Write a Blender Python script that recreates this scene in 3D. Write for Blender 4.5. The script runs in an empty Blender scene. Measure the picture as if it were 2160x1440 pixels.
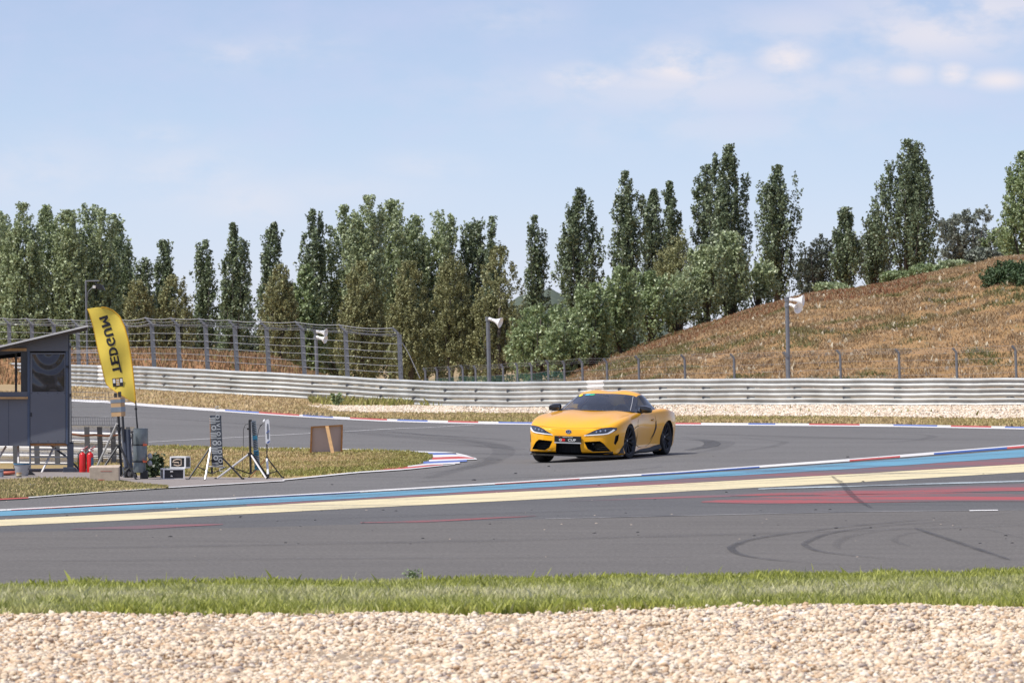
import bpy, bmesh, math, random
import numpy as np
from mathutils import Vector, Matrix
from mathutils.bvhtree import BVHTree

S = bpy.context.scene
COL = S.collection
F = 11500.0      # focal length in pixels of a 2160 wide frame
H = 2.2          # camera height
R = math.radians

# ------------------------------------------------------------ camera
cam_d = bpy.data.cameras.new('camera')
cam = bpy.data.objects.new('camera', cam_d)
COL.objects.link(cam)
cam.location = (0, 0, H)
cam.rotation_euler = (R(90), 0, 0)
cam_d.sensor_width = 36.0
cam_d.lens = F / 2160 * 36.0
cam_d.clip_start = 0.5
cam_d.clip_end = 8000
cam_d.dof.use_dof = True
cam_d.dof.focus_distance = 100.0
cam_d.dof.aperture_fstop = 10.0
S.camera = cam

# ------------------------------------------------------------ light
SUN_EL = R(56)
sd = Vector((-0.88, -0.42, 0)).normalized()
SUN = Vector((sd.x * math.cos(SUN_EL), sd.y * math.cos(SUN_EL), math.sin(SUN_EL)))
sun_d = bpy.data.lights.new('sun', 'SUN')
sun_d.energy = 4.6
sun_d.angle = R(0.5)
sun_d.color = (1.0, 0.955, 0.89)
sun = bpy.data.objects.new('sun', sun_d)
COL.objects.link(sun)
sun.rotation_euler = SUN.to_track_quat('Z', 'Y').to_euler()
sun.location = (-30, -20, 60)

world = bpy.data.worlds.new('World')
S.world = world
world.use_nodes = True
wt = world.node_tree
wn, wl = wt.nodes, wt.links
wn.clear()
def wnode(t, **k):
    n = wn.new(t)
    for a, b in k.items():
        setattr(n, a, b)
    return n
def wmath(op, a, b=None, clamp=False):
    n = wnode('ShaderNodeMath', operation=op, use_clamp=clamp)
    for i, q in enumerate((a, b)):
        if q is None: continue
        if isinstance(q, (int, float)): n.inputs[i].default_value = q
        else: wl.new(q, n.inputs[i])
    return n.outputs[0]
tc = wnode('ShaderNodeTexCoord')
sep = wnode('ShaderNodeSeparateXYZ')
wl.new(tc.outputs['Generated'], sep.inputs[0])
# a long lens sees only the lowest few degrees: lift the lookup to where the air is clear and blue
zup = wmath('ADD', wmath('MULTIPLY', sep.outputs[2], 2.6), 0.03)
comb = wnode('ShaderNodeCombineXYZ')
wl.new(sep.outputs[0], comb.inputs[0]); wl.new(sep.outputs[1], comb.inputs[1]); wl.new(zup, comb.inputs[2])
nrm = wnode('ShaderNodeVectorMath', operation='NORMALIZE')
wl.new(comb.outputs[0], nrm.inputs[0])
sky = wnode('ShaderNodeTexSky', sky_type='NISHITA')
sky.sun_disc = False
sky.sun_elevation = SUN_EL
sky.sun_rotation = math.atan2(SUN.x, SUN.y)
sky.air_density = 1.0
sky.dust_density = 0.3
sky.ozone_density = 1.6
wl.new(nrm.outputs[0], sky.inputs[0])
# clouds by direction: soft pale cumulus bank on the right, faint veils elsewhere
mp = wnode('ShaderNodeMapping'); mp.inputs['Scale'].default_value = (60, 60, 125)
wl.new(tc.outputs['Generated'], mp.inputs[0])
nz = wnode('ShaderNodeTexNoise'); nz.inputs['Scale'].default_value = 1.0; nz.inputs['Detail'].default_value = 7; nz.inputs['Roughness'].default_value = 0.58
wl.new(mp.outputs[0], nz.inputs[0])
nval = nz.outputs['Fac']
def blob(ax, ez, sx, sz):
    dx = wmath('DIVIDE', wmath('SUBTRACT', sep.outputs[0], ax), sx)
    dz = wmath('DIVIDE', wmath('SUBTRACT', sep.outputs[2], ez), sz)
    r2 = wmath('ADD', wmath('MULTIPLY', dx, dx), wmath('MULTIPLY', dz, dz))
    return wmath('EXPONENT', wmath('MULTIPLY', r2, -1.0))
env = None
for (px, py, sx, sy, a) in [(1440,140,95,36,1.0),(1240,165,75,20,.75),(1660,125,55,28,.75),(1400,178,170,20,.45),(1820,150,70,24,.4),(1915,158,50,20,.6),
                            (2008,158,30,18,.8),(2105,172,55,16,.8),(1960,75,170,42,.6),(2060,25,260,45,.55),(1700,60,160,40,.3),(1500,190,400,40,.35),(490,118,80,26,.28),(1080,40,90,25,.25),(620,105,110,25,.22),
                            (330,285,70,18,.26),(80,360,150,50,.25),(400,370,130,50,.28),(530,425,120,40,.3),(700,400,200,30,.18),(1500,270,330,40,.2),(900,350,100,22,.22)]:
    b = wmath('MULTIPLY', blob((px-1080)/F, (720-py)/F, sx*1.12/F, sy*1.3/F), min(1, a*1.2))
    env = b if env is None else wmath('MAXIMUM', env, b)
cl = wmath('MULTIPLY', env, wmath('MULTIPLY', wmath('SUBTRACT', nval, 0.34), 5.0, True), True)
cl2 = wmath('MULTIPLY', wmath('SUBTRACT', nval, 0.42), 0.5, True)
low = wmath('MULTIPLY', wmath('SUBTRACT', 0.085, sep.outputs[2]), 8.0, True)
veil = wmath('MAXIMUM', wmath('ADD', cl2, 0.34), low)
mix = wnode('ShaderNodeMix', data_type='RGBA')
wl.new(veil, mix.inputs[0])
wl.new(sky.outputs[0], mix.inputs[6])
mix.inputs[7].default_value = (4.55, 4.55, 6.1, 1)
mixb = wnode('ShaderNodeMix', data_type='RGBA')
wl.new(wmath('MULTIPLY', cl, 1.0), mixb.inputs[0])
wl.new(mix.outputs[2], mixb.inputs[6]); mixb.inputs[7].default_value = (5.9, 5.6, 5.9, 1)
bg = wnode('ShaderNodeBackground'); bg.inputs[1].default_value = 0.148
wo = wnode('ShaderNodeOutputWorld')
wl.new(mixb.outputs[2], bg.inputs[0]); wl.new(bg.outputs[0], wo.inputs[0])

S.view_settings.view_transform = 'Standard'
S.view_settings.look = 'None'
S.view_settings.exposure = 0.0
S.view_settings.gamma = 1.0

# ------------------------------------------------------------ helpers
def tag(o, label=None, cat=None, group=None, kind=None):
    if label: o['label'] = label
    if cat: o['category'] = cat
    if group: o['group'] = group
    if kind: o['kind'] = kind
    return o

def thing(name, label, cat, loc=(0, 0, 0), rot=(0, 0, 0), group=None):
    o = bpy.data.objects.new(name, None)
    COL.objects.link(o)
    o.location = loc; o.rotation_euler = rot
    o.empty_display_size = 0.2
    return tag(o, label, cat, group)

class MB:
    def __init__(s): s.v = []; s.f = []; s.m = []
    def add(s, vs, fs, mi=0, M=None):
        b = len(s.v)
        if M is not None: vs = [M @ Vector(p) for p in vs]
        s.v += [tuple(p) for p in vs]
        s.f += [tuple(b + i for i in f) for f in fs]
        s.m += [mi] * len(fs)
        return s
    def box(s, x0, x1, y0, y1, z0, z1, mi=0, M=None, bev=0.0):
        if bev > 0:
            bm = bmesh.new(); bmesh.ops.create_cube(bm, size=1)
            for v in bm.verts:
                v.co = Vector(((x0+x1)/2 + v.co.x*(x1-x0), (y0+y1)/2 + v.co.y*(y1-y0), (z0+z1)/2 + v.co.z*(z1-z0)))
            bmesh.ops.bevel(bm, geom=list(bm.edges), offset=bev, segments=2, affect='EDGES', profile=0.5)
            bm.verts.index_update()
            s.add([v.co.copy() for v in bm.verts], [[v.index for v in f.verts] for f in bm.faces], mi, M); bm.free(); return s
        vs = [(x, y, z) for x in (x0, x1) for y in (y0, y1) for z in (z0, z1)]
        return s.add(vs, [(0,1,3,2),(4,6,7,5),(0,4,5,1),(2,3,7,6),(0,2,6,4),(1,5,7,3)], mi, M)
    def tube(s, pts, r, n=8, mi=0, cap=True, M=None):
        pts = [Vector(p) for p in pts]
        rs = r if isinstance(r, (list, tuple)) else [r] * len(pts)
        vs = []; fs = []
        prev = None
        for i, p in enumerate(pts):
            d = (pts[min(i+1, len(pts)-1)] - pts[max(i-1, 0)]).normalized()
            if prev is None:
                a = d.orthogonal().normalized()
            else:
                a = (prev - d * prev.dot(d)).normalized()
            prev = a
            b = d.cross(a)
            for k in range(n):
                t = 2*math.pi*k/n
                vs.append(p + (a*math.cos(t) + b*math.sin(t)) * rs[i])
        for i in range(len(pts)-1):
            for k in range(n):
                k2 = (k+1) % n
                fs.append((i*n+k, i*n+k2, (i+1)*n+k2, (i+1)*n+k))
        if cap:
            fs.append(tuple(range(n-1, -1, -1))); fs.append(tuple((len(pts)-1)*n + k for k in range(n)))
        return s.add(vs, fs, mi, M)
    def lathe(s, prof, n=24, mi=0, M=None):      # prof: (r, z)
        vs = []; fs = []
        for (r, z) in prof:
            for k in range(n):
                t = 2*math.pi*k/n
                vs.append((r*math.cos(t), r*math.sin(t), z))
        for i in range(len(prof)-1):
            for k in range(n):
                k2 = (k+1) % n
                fs.append((i*n+k, i*n+k2, (i+1)*n+k2, (i+1)*n+k))
        return s.add(vs, fs, mi, M)
    def prism(s, poly, y0, y1, mi=0, M=None):     # poly in (x,z), thickness along y
        n = len(poly)
        vs = [(x, y0, z) for x, z in poly] + [(x, y1, z) for x, z in poly]
        fs = [tuple(range(n)), tuple(range(2*n-1, n-1, -1))] + [(i, i+n, (i+1) % n + n, (i+1) % n) for i in range(n)]
        return s.add(vs, fs, mi, M)
    def grid(s, P, mi=0):                         # P[i][j] points
        ni, nj = len(P), len(P[0])
        return s.add([p for r in P for p in r], [(i*nj+j, i*nj+j+1, (i+1)*nj+j+1, (i+1)*nj+j) for i in range(ni-1) for j in range(nj-1)], mi)
    def build(s, name, mats, parent=None, smooth=False, angle=None):
        me = bpy.data.meshes.new(name)
        me.from_pydata(s.v, [], s.f)
        if not isinstance(mats, (list, tuple)): mats = [mats]
        for m in mats: me.materials.append(m)
        if len(mats) > 1: me.polygons.foreach_set('material_index', s.m)
        bm = bmesh.new(); bm.from_mesh(me)
        bmesh.ops.recalc_face_normals(bm, faces=bm.faces)
        bm.to_mesh(me); bm.free()
        if smooth:
            me.polygons.foreach_set('use_smooth', [True]*len(me.polygons))
            if angle: me.set_sharp_from_angle(angle=R(angle))
        me.update()
        o = bpy.data.objects.new(name, me)
        COL.objects.link(o)
        if parent: o.parent = parent
        return o

def bulk(name, V, Fc, mat, parent=None, attr=None, attr2=None, smooth=False):
    """V (n,3) float, Fc (m,k) int, all faces with k corners"""
    me = bpy.data.meshes.new(name)
    n, (m, k) = len(V), Fc.shape
    me.vertices.add(n); me.vertices.foreach_set('co', V.astype(np.float32).ravel())
    me.loops.add(m*k); me.loops.foreach_set('vertex_index', Fc.astype(np.int32).ravel())
    me.polygons.add(m); me.polygons.foreach_set('loop_start', np.arange(0, m*k, k, dtype=np.int32))
    me.materials.append(mat)
    if smooth: me.polygons.foreach_set('use_smooth', np.ones(m, dtype=bool))
    for nm, a in (('v', attr), ('c', attr2)):
        if a is not None:
            at = me.attributes.new(nm, 'FLOAT', 'FACE'); at.data.foreach_set('value', a.astype(np.float32))
    me.update(calc_edges=True)
    o = bpy.data.objects.new(name, me)
    COL.objects.link(o)
    if parent: o.parent = parent
    return o

# ------------------------------------------------------------ materials
def newmat(name):
    m = bpy.data.materials.new(name); m.use_nodes = True
    nt = m.node_tree; b = nt.nodes['Principled BSDF']
    return m, nt, b
def link(nt, a, b): nt.links.new(a, b)
def rgba(c): return (c[0], c[1], c[2], 1)
def noise(nt, scale, detail=4, rough=0.5, vec=None, mscale=None, coord='Object'):
    n = nt.nodes.new('ShaderNodeTexNoise'); n.inputs['Scale'].default_value = scale
    n.inputs['Detail'].default_value = detail; n.inputs['Roughness'].default_value = rough
    t = nt.nodes.new('ShaderNodeTexCoord')
    src = t.outputs[coord]
    if mscale:
        mp = nt.nodes.new('ShaderNodeMapping'); mp.inputs['Scale'].default_value = mscale
        link(nt, src, mp.inputs[0]); src = mp.outputs[0]
    link(nt, src, n.inputs['Vector'])
    return n.outputs['Fac']
def ramp(nt, fac, stops):
    r = nt.nodes.new('ShaderNodeValToRGB')
    e = r.color_ramp.elements
    while len(e) < len(stops): e.new(0.5)
    for i, (p, c) in enumerate(stops):
        e[i].position = p; e[i].color = rgba(c)
    link(nt, fac, r.inputs[0]); return r.outputs[0]
def mixc(nt, fac, a, b, mode='MIX'):
    n = nt.nodes.new('ShaderNodeMix'); n.data_type = 'RGBA'; n.blend_type = mode
    for i, q in ((0, fac), (6, a), (7, b)):
        if isinstance(q, (int, float)): n.inputs[i].default_value = q
        elif isinstance(q, tuple): n.inputs[i].default_value = rgba(q)
        else: link(nt, q, n.inputs[i])
    return n.outputs[2]
def math_(nt, op, a, b=0.0, clamp=False):
    n = nt.nodes.new('ShaderNodeMath'); n.operation = op; n.use_clamp = clamp
    for i, q in enumerate((a, b)):
        if isinstance(q, (int, float)): n.inputs[i].default_value = q
        else: link(nt, q, n.inputs[i])
    return n.outputs[0]
def attrn(nt, name):
    a = nt.nodes.new('ShaderNodeAttribute'); a.attribute_name = name; return a.outputs['Fac']
def bump(nt, b, h, strength=0.3, dist=0.02):
    n = nt.nodes.new('ShaderNodeBump'); n.inputs['Strength'].default_value = strength; n.inputs['Distance'].default_value = dist
    link(nt, h, n.inputs['Height']); link(nt, n.outputs[0], b.inputs['Normal'])

def M_plain(name, col, rough=0.6, metal=0.0, var=0.15, scale=6.0, spec=0.5, coat=0.0):
    m, nt, b = newmat(name)
    f = noise(nt, scale, 5, 0.6)
    lo = tuple(c*(1-var) for c in col); hi = tuple(min(1, c*(1+var)) for c in col)
    link(nt, ramp(nt, f, [(0.3, lo), (0.7, hi)]), b.inputs['Base Color'])
    b.inputs['Roughness'].default_value = rough; b.inputs['Metallic'].default_value = metal
    b.inputs['Specular IOR Level'].default_value = spec
    b.inputs['Coat Weight'].default_value = coat; b.inputs['Coat Roughness'].default_value = 0.03
    return m

def M_asphalt(name, c0, c1, streak=(0.03, 1.4, 1), big=0.35):
    m, nt, b = newmat(name)
    fine = noise(nt, 26, 3, 0.75)
    strk = noise(nt, 1.0, 6, 0.62, mscale=streak)
    bigp = noise(nt, 1.0, 6, 0.65, mscale=(0.035, 0.22, 1))
    f = math_(nt, 'ADD', math_(nt, 'MULTIPLY', strk, 0.4), math_(nt, 'MULTIPLY', bigp, 0.6))
    c = ramp(nt, f, [(0.40, tuple(x*.9 for x in c0)), (0.60, tuple(x*1.05 for x in c1))])
    med = noise(nt, 1.0, 6, 0.75, mscale=(0.5, 1.6, 1))
    c = mixc(nt, 0.5, c, ramp(nt, med, [(0.3, tuple(x*.8 for x in c0)), (0.7, tuple(x*1.12 for x in c1))]))
    c = mixc(nt, 0.45, c, ramp(nt, fine, [(0.32, tuple(x*0.62 for x in c0)), (0.5, c1), (0.72, tuple(x*2.1 for x in c1))]), 'MIX')
    link(nt, c, b.inputs['Base Color']); b.inputs['Roughness'].default_value = 0.85
    b.inputs['Specular IOR Level'].default_value = 0.25
    return m

def M_paint(name, col, under=(0.10, 0.098, 0.1), wear=0.5, streak=(0.12, 2.5, 1), hi=0.14):
    """road paint worn through in streaks along the driving direction"""
    m, nt, b = newmat(name)
    f = noise(nt, 1.0, 7, 0.7, mscale=streak)
    f2 = noise(nt, 14, 3, 0.7)
    g = math_(nt, 'ADD', math_(nt, 'MULTIPLY', f, 0.75), math_(nt, 'MULTIPLY', f2, 0.25))
    fac = ramp(nt, g, [(wear - hi/2, (0, 0, 0)), (wear + hi/2, (1, 1, 1))])
    c = mixc(nt, fac, under, col)
    c2 = mixc(nt, noise(nt, 0.6, 4, 0.6), tuple(x*0.8 for x in col), c, 'MIX')
    link(nt, mixc(nt, 0.75, c2, c), b.inputs['Base Color']); b.inputs['Roughness'].default_value = 0.75
    b.inputs['Specular IOR Level'].default_value = 0.25
    return m

def M_blend(name, stops, scale, mscale=None, scale2=None, rough=0.95, amt2=0.5, stops2=None):
    m, nt, b = newmat(name)
    f = noise(nt, scale, 6, 0.65, mscale=mscale)
    c = ramp(nt, f, stops)
    if scale2:
        f2 = noise(nt, scale2, 4, 0.7, mscale=mscale)
        c = mixc(nt, amt2, c, ramp(nt, f2, stops2 or stops))
    link(nt, c, b.inputs['Base Color']); b.inputs['Roughness'].default_value = rough
    b.inputs['Specular IOR Level'].default_value = 0.15
    return m

def M_leaf(name, lo, hi, brown=None, trans=0.25, spec=0.5, rough=0.5, clump=0.9):
    m, nt, b = newmat(name)
    v = attrn(nt, 'v')
    n = noise(nt, clump, 3, 0.6)
    f = math_(nt, 'ADD', math_(nt, 'MULTIPLY', v, 0.65), math_(nt, 'MULTIPLY', n, 0.45), True)
    mid = tuple((a+b_)/2*0.92 for a, b_ in zip(lo, hi))
    c = ramp(nt, f, [(0.1, lo), (0.5, mid), (0.92, hi)])
    if brown: c = mixc(nt, math_(nt, 'MULTIPLY', attrn(nt, 'c'), 1.0), c, brown)
    link(nt, c, b.inputs['Base Color'])
    b.inputs['Roughness'].default_value = rough; b.inputs['Specular IOR Level'].default_value = spec
    if trans:
        t = nt.nodes.new('ShaderNodeBsdfTranslucent'); link(nt, c, t.inputs[0])
        mx = nt.nodes.new('ShaderNodeMixShader'); mx.inputs[0].default_value = trans
        out = nt.nodes['Material Output']
        link(nt, b.outputs[0], mx.inputs[1]); link(nt, t.outputs[0], mx.inputs[2]); link(nt, mx.outputs[0], out.inputs[0])
    return m

def M_glass(name, tint, refl=1.0):
    m, nt, b = newmat(name)
    tr = nt.nodes.new('ShaderNodeBsdfTransparent'); tr.inputs[0].default_value = rgba(tint)
    gl = nt.nodes.new('ShaderNodeBsdfGlossy'); gl.inputs['Roughness'].default_value = 0.02
    fr = nt.nodes.new('ShaderNodeFresnel'); fr.inputs[0].default_value = 1.5
    mx = nt.nodes.new('ShaderNodeMixShader')
    link(nt, math_(nt, 'MULTIPLY', fr.outputs[0], refl, True), mx.inputs[0]); link(nt, tr.outputs[0], mx.inputs[1]); link(nt, gl.outputs[0], mx.inputs[2])
    link(nt, mx.outputs[0], nt.nodes['Material Output'].inputs[0])
    return m

MT = {}
MT['asphalt'] = M_asphalt('track asphalt', (0.100, 0.0955, 0.090), (0.162, 0.154, 0.145))
MT['asphalt_near'] = M_asphalt('near asphalt', (0.090, 0.083, 0.075), (0.148, 0.136, 0.122), streak=(0.05, 3.0, 1))
MT['asphalt_mid'] = M_asphalt('run off asphalt', (0.073, 0.072, 0.072), (0.124, 0.120, 0.116), streak=(0.05, 3.0, 1))
MT['concrete'] = M_blend('pavement', [(0.3, (0.20, 0.175, 0.16)), (0.7, (0.33, 0.29, 0.265))], 5, scale2=30)
MT['yellow'] = M_paint('yellow paint', (0.70, 0.60, 0.37), wear=0.42, under=(0.30, 0.27, 0.21), streak=(0.12, 0.9, 1))
MT['blue'] = M_paint('blue paint', (0.13, 0.31, 0.42), wear=0.455, streak=(0.12, 0.8, 1), under=(0.12, 0.17, 0.23))
MT['blue_dark'] = M_paint('dark blue paint', (0.05, 0.11, 0.34), wear=0.34)
MT['red'] = M_paint('worn red paint', (0.36, 0.085, 0.085), wear=0.505, under=(0.13, 0.11, 0.11), streak=(0.22, 1.0, 1), hi=0.07)
MT['red_thin'] = M_paint('faded red paint', (0.27, 0.10, 0.105), wear=0.52, under=(0.13, 0.12, 0.125), streak=(0.10, 0.8, 1))
MT['red_kerb'] = M_paint('red kerb paint', (0.50, 0.08, 0.07), wear=0.42, under=(0.35, 0.2, 0.18))
MT['blue_kerb'] = M_paint('blue kerb paint', (0.11, 0.17, 0.42), wear=0.42, under=(0.25, 0.26, 0.34))
MT['white'] = M_paint('white line paint', (0.70, 0.68, 0.66), wear=0.42, under=(0.4, 0.38, 0.37))
MT['cyan_line'] = M_paint('pale line paint', (0.55, 0.62, 0.64), wear=0.5)
MT['dry'] = M_blend('dry grass ground', [(0.25, (0.18, 0.145, 0.07)), (0.5, (0.36, 0.26, 0.14)), (0.8, (0.48, 0.36, 0.20))], 0.25, mscale=(1, 0.35, 1), scale2=9, amt2=0.55)
MT['dry_far'] = M_blend('dry verge', [(0.25, (0.15, 0.15, 0.06)), (0.5, (0.31, 0.25, 0.12)), (0.8, (0.43, 0.32, 0.17))], 0.35, mscale=(1, 0.3, 1), scale2=7, amt2=0.5)
MT['soil'] = M_blend('soil under grass', [(0.3, (0.05, 0.055, 0.02)), (0.7, (0.13, 0.13, 0.05))], 3, scale2=20)
MT['galv'] = M_plain('galvanised steel', (0.45, 0.46, 0.445), rough=0.5, metal=0.25, var=0.24, scale=1.1)
MT['galv_post'] = M_plain('grey fence steel', (0.185, 0.195, 0.215), rough=0.5, metal=0.3, var=0.15)
MT['galv_dark'] = M_plain('dull zinc', (0.20, 0.235, 0.255), rough=0.42, metal=0.45, var=0.22, scale=9)
MT['post_dark'] = M_plain('dark grey post', (0.11, 0.115, 0.125), rough=0.6)
MT['wire'] = M_plain('cable steel', (0.42, 0.42, 0.43), rough=0.45, metal=0.5)
MT['rail_white'] = M_plain('white painted rail', (0.80, 0.79, 0.77), rough=0.5, var=0.06)
MT['shed'] = M_plain('slate blue panel', (0.130, 0.138, 0.163), rough=0.45, var=0.05, scale=1.2)
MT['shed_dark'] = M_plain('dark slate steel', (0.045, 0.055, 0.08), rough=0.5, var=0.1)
MT['roof'] = M_plain('pale roof sheet', (0.62, 0.61, 0.58), rough=0.5, var=0.08)
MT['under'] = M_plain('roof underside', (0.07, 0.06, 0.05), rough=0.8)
MT['wood'] = M_plain('raw pine', (0.50, 0.30, 0.13), rough=0.7, var=0.2, scale=14)
MT['wood2'] = M_plain('stained wood', (0.40, 0.20, 0.085), rough=0.7, var=0.2, scale=14)
MT['black'] = M_plain('black steel', (0.018, 0.018, 0.02), rough=0.5, var=0.1)
MT['rubber'] = M_plain('tyre rubber', (0.022, 0.022, 0.024), rough=0.75, var=0.2, scale=20)
MT['dark'] = M_plain('dark interior', (0.012, 0.012, 0.014), rough=0.7)
MT['silver'] = M_plain('bright alloy leg', (0.62, 0.60, 0.58), rough=0.4, metal=0.3, var=0.1)
MT['whitep'] = M_plain('white plastic', (0.78, 0.78, 0.77), rough=0.4, var=0.04)
MT['redp'] = M_plain('red enamel', (0.62, 0.02, 0.02), rough=0.3, var=0.06)
MT['redd'] = M_plain('dark red handle', (0.25, 0.02, 0.03), rough=0.4)
MT['labelblue'] = M_plain('blue label', (0.06, 0.16, 0.26), rough=0.5)
MT['card'] = M_plain('cardboard', (0.52, 0.33, 0.17), rough=0.8, var=0.08)
MT['tape'] = M_plain('grey tape', (0.20, 0.23, 0.27), rough=0.4)
MT['crate'] = M_plain('pale crate wood', (0.50, 0.40, 0.31), rough=0.8, var=0.15, scale=10)
MT['orange'] = M_plain('orange strap', (0.75, 0.14, 0.05), rough=0.5)
MT['bucket'] = M_plain('grey bucket', (0.40, 0.41, 0.42), rough=0.45, var=0.06)
MT['boardback'] = M_plain('grey violet board', (0.46, 0.40, 0.43), rough=0.7, var=0.06, scale=3)
MT['flag'] = M_plain('yellow flag cloth', (0.80, 0.60, 0.085), rough=0.75, var=0.07, scale=3)
MT['flagedge'] = M_plain('orange flag hem', (0.62, 0.34, 0.02), rough=0.7)
MT['ink'] = M_plain('black print', (0.02, 0.02, 0.025), rough=0.7)
MT['banner'] = M_plain('dark banner cloth', (0.10, 0.11, 0.12), rough=0.7)
MT['bannertxt'] = M_plain('pale grey print', (0.50, 0.52, 0.52), rough=0.7)
MT['bannerpale'] = M_plain('pale banner cloth', (0.40, 0.45, 0.44), rough=0.7)
MT['cyan'] = M_plain('cyan print', (0.05, 0.32, 0.45), rough=0.7)
MT['bark'] = M_plain('bark', (0.10, 0.085, 0.07), rough=0.9, var=0.3, scale=4)
MT['greenmesh'] = M_plain('green wire mesh', (0.03, 0.14, 0.11), rough=0.6)
MT['rustbrown'] = M_plain('brown cable', (0.30, 0.13, 0.07), rough=0.6)
MT['clothdark'] = M_plain('dark clothing', (0.03, 0.035, 0.045), rough=0.85)
MT['skin'] = M_plain('skin', (0.48, 0.28, 0.20), rough=0.6, var=0.06)
MT['seat'] = M_plain('seat fabric', (0.03, 0.03, 0.035), rough=0.8)

# ------------------------------------------------------------ ground height
BAR = [(-700, 300, .26), (-300, 290, .27), (0, 256, .28), (150, 230, .27), (284, 213, .31), (460, 209, .17), (640, 207, .03), (890, 201.6, -.2), (1030, 198, -.21), (1160, 195, -.17),
       (1395, 191, -.05), (1640, 187.5, -.01), (1900, 184.6, .01), (2160, 183, .04), (2500, 181, .06), (2900, 180, .06)]
bx_ = np.array([b[0] for b in BAR], float); bv_ = np.array([b[1] for b in BAR], float); bh_ = np.array([b[2] for b in BAR], float)
def sm(a, b, t):
    u = np.clip((t-a)/(b-a), 0, 1); return u*u*(3-2*u)
def hgt(x, y):
    """height of the ground at world x, y (works on arrays)"""
    x = np.asarray(x, float); y = np.asarray(y, float)
    px = 1080 + x*F/np.maximum(y, 1)
    h = np.interp(px, bx_, bh_) * sm(115, 180, y)
    h = h + 0.115*sm(-0.1, 3.4, x)*sm(86, 95, y)*(1-sm(108, 124, y))
    bv = np.interp(px, bx_, bv_)
    h = h - 0.9*sm(bv+3, bv+20, y)*(1-sm(1250, 1500, px))
    return h
def G(px, py):
    """point of the ground seen at a pixel of the 2160 wide frame (arrays)"""
    px = np.asarray(px, float); py = np.asarray(py, float)
    v = H*F/(py-720)
    for _ in range(14):
        v2 = (H-hgt((px-1080)*v/F, v))*F/(py-720)
        v = 0.5*v + 0.5*v2
    x = (px-1080)*v/F
    return x, v, hgt(x, v)
def g1(px, py):
    x, y, z = G(px, py); return Vector((float(x), float(y), float(z)))
LAY = 0.004
def poly(pts, x):
    xs = np.array([p[0] for p in pts], float); ys = np.array([p[1] for p in pts], float)
    r = np.interp(x, xs, ys)
    if len(xs) > 1:
        sl0 = (ys[1]-ys[0])/(xs[1]-xs[0]); sl1 = (ys[-1]-ys[-2])/(xs[-1]-xs[-2])
        r = np.where(x < xs[0], ys[0]+(x-xs[0])*sl0, r); r = np.where(x > xs[-1], ys[-1]+(x-xs[-1])*sl1, r)
    return r
def strip(name, up, lo, layer, mats, x0=-700, x1=2860, cols=None, rows=8, seg=None, kind='structure', ragged=0.0):
    cols = cols or max(8, int((x1-x0)/22))
    X = np.linspace(x0, x1, cols+1)
    rr = random.Random(hash(name) % 1000)
    yu, yl = poly(up, X), poly(lo, X)
    if ragged:
        rs = np.random.RandomState(len(name)+int(x0) % 97)
        yu = yu + rs.uniform(-ragged, ragged, len(X)); yl = yl + rs.uniform(-ragged, ragged, len(X))
    # rows evenly in distance, so near and far are both followed
    P = []
    xa, va, _ = G(X, yu); xb, vb, _ = G(X, yl)
    for j in range(rows+1):
        t = j/rows
        x = xa*(1-t)+xb*t; v = va*(1-t)+vb*t
        P.append([(a, b, c+layer*LAY) for a, b, c in zip(x, v, hgt(x, v))])
    mb = MB(); mb.grid(P)
    if seg:
        for j in range(rows):
            for i in range(cols):
                xc = (X[i]+X[i+1])/2; mi = 0
                for (a, b, k) in seg:
                    if a <= xc < b: mi = k
                mb.m[j*cols+i] = mi
    o = mb.build(name, mats)
    tag(o, kind=kind)
    return o

def pline(name, pts, wpx, layer, mat, fade=False, label=None):
    """a painted or rubbed line: polyline of pixels, width in metres along the ground"""
    xs, ys, zs = G(np.array([p[0] for p in pts], float), np.array([p[1] for p in pts], float))
    C_ = [Vector((a, b, 0)) for a, b in zip(xs, ys)]
    # subdivide
    D = []
    for i in range(len(C_)-1):
        p0 = C_[max(i-1, 0)]; p1 = C_[i]; p2 = C_[i+1]; p3 = C_[min(i+2, len(C_)-1)]
        for k in range(8):
            t = k/8
            D.append(0.5*((2*p1)+(p2-p0)*t+(2*p0-5*p1+4*p2-p3)*t*t+(3*p1-p0-3*p2+p3)*t**3))
    D.append(C_[-1])
    P = []
    for i, p in enumerate(D):
        d = (D[min(i+1, len(D)-1)]-D[max(i-1, 0)]).normalized(); nrm_ = Vector((-d.y, d.x, 0))
        w = wpx
        if fade: w = wpx*math.sin(math.pi*min(max((i+1)/(len(D)+1), .02), .98))**0.5
        row = []
        for s_ in (-.5, .5):
            q = p+nrm_*w*s_; row.append((q.x, q.y, float(hgt(q.x, q.y))+layer*LAY))
        P.append(row)
    mb = MB(); mb.grid(P); o = mb.build(name, mat); tag(o, kind='structure'); return o

# ------------------------------------------------------------ the ground, one sheet to the horizon
def make_ground():
    X = np.concatenate([np.linspace(-9000, -1000, 12), np.linspace(-800, 3000, 130), np.linspace(3300, 11000, 12)])
    V = np.concatenate([np.array([2., 10, 20, 28]), np.linspace(34, 130, 60), np.linspace(134, 270, 50), np.geomspace(285, 6000, 16)])
    P = []
    for v in V:
        x = (X-1080)*v/F
        P.append([(a, v, c) for a, c in zip(x, hgt(x, np.full_like(x, v)))])
    mb = MB(); mb.grid(P); o = mb.build('ground', MT['dry'], smooth=True); tag(o, kind='structure')
make_ground()

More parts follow.
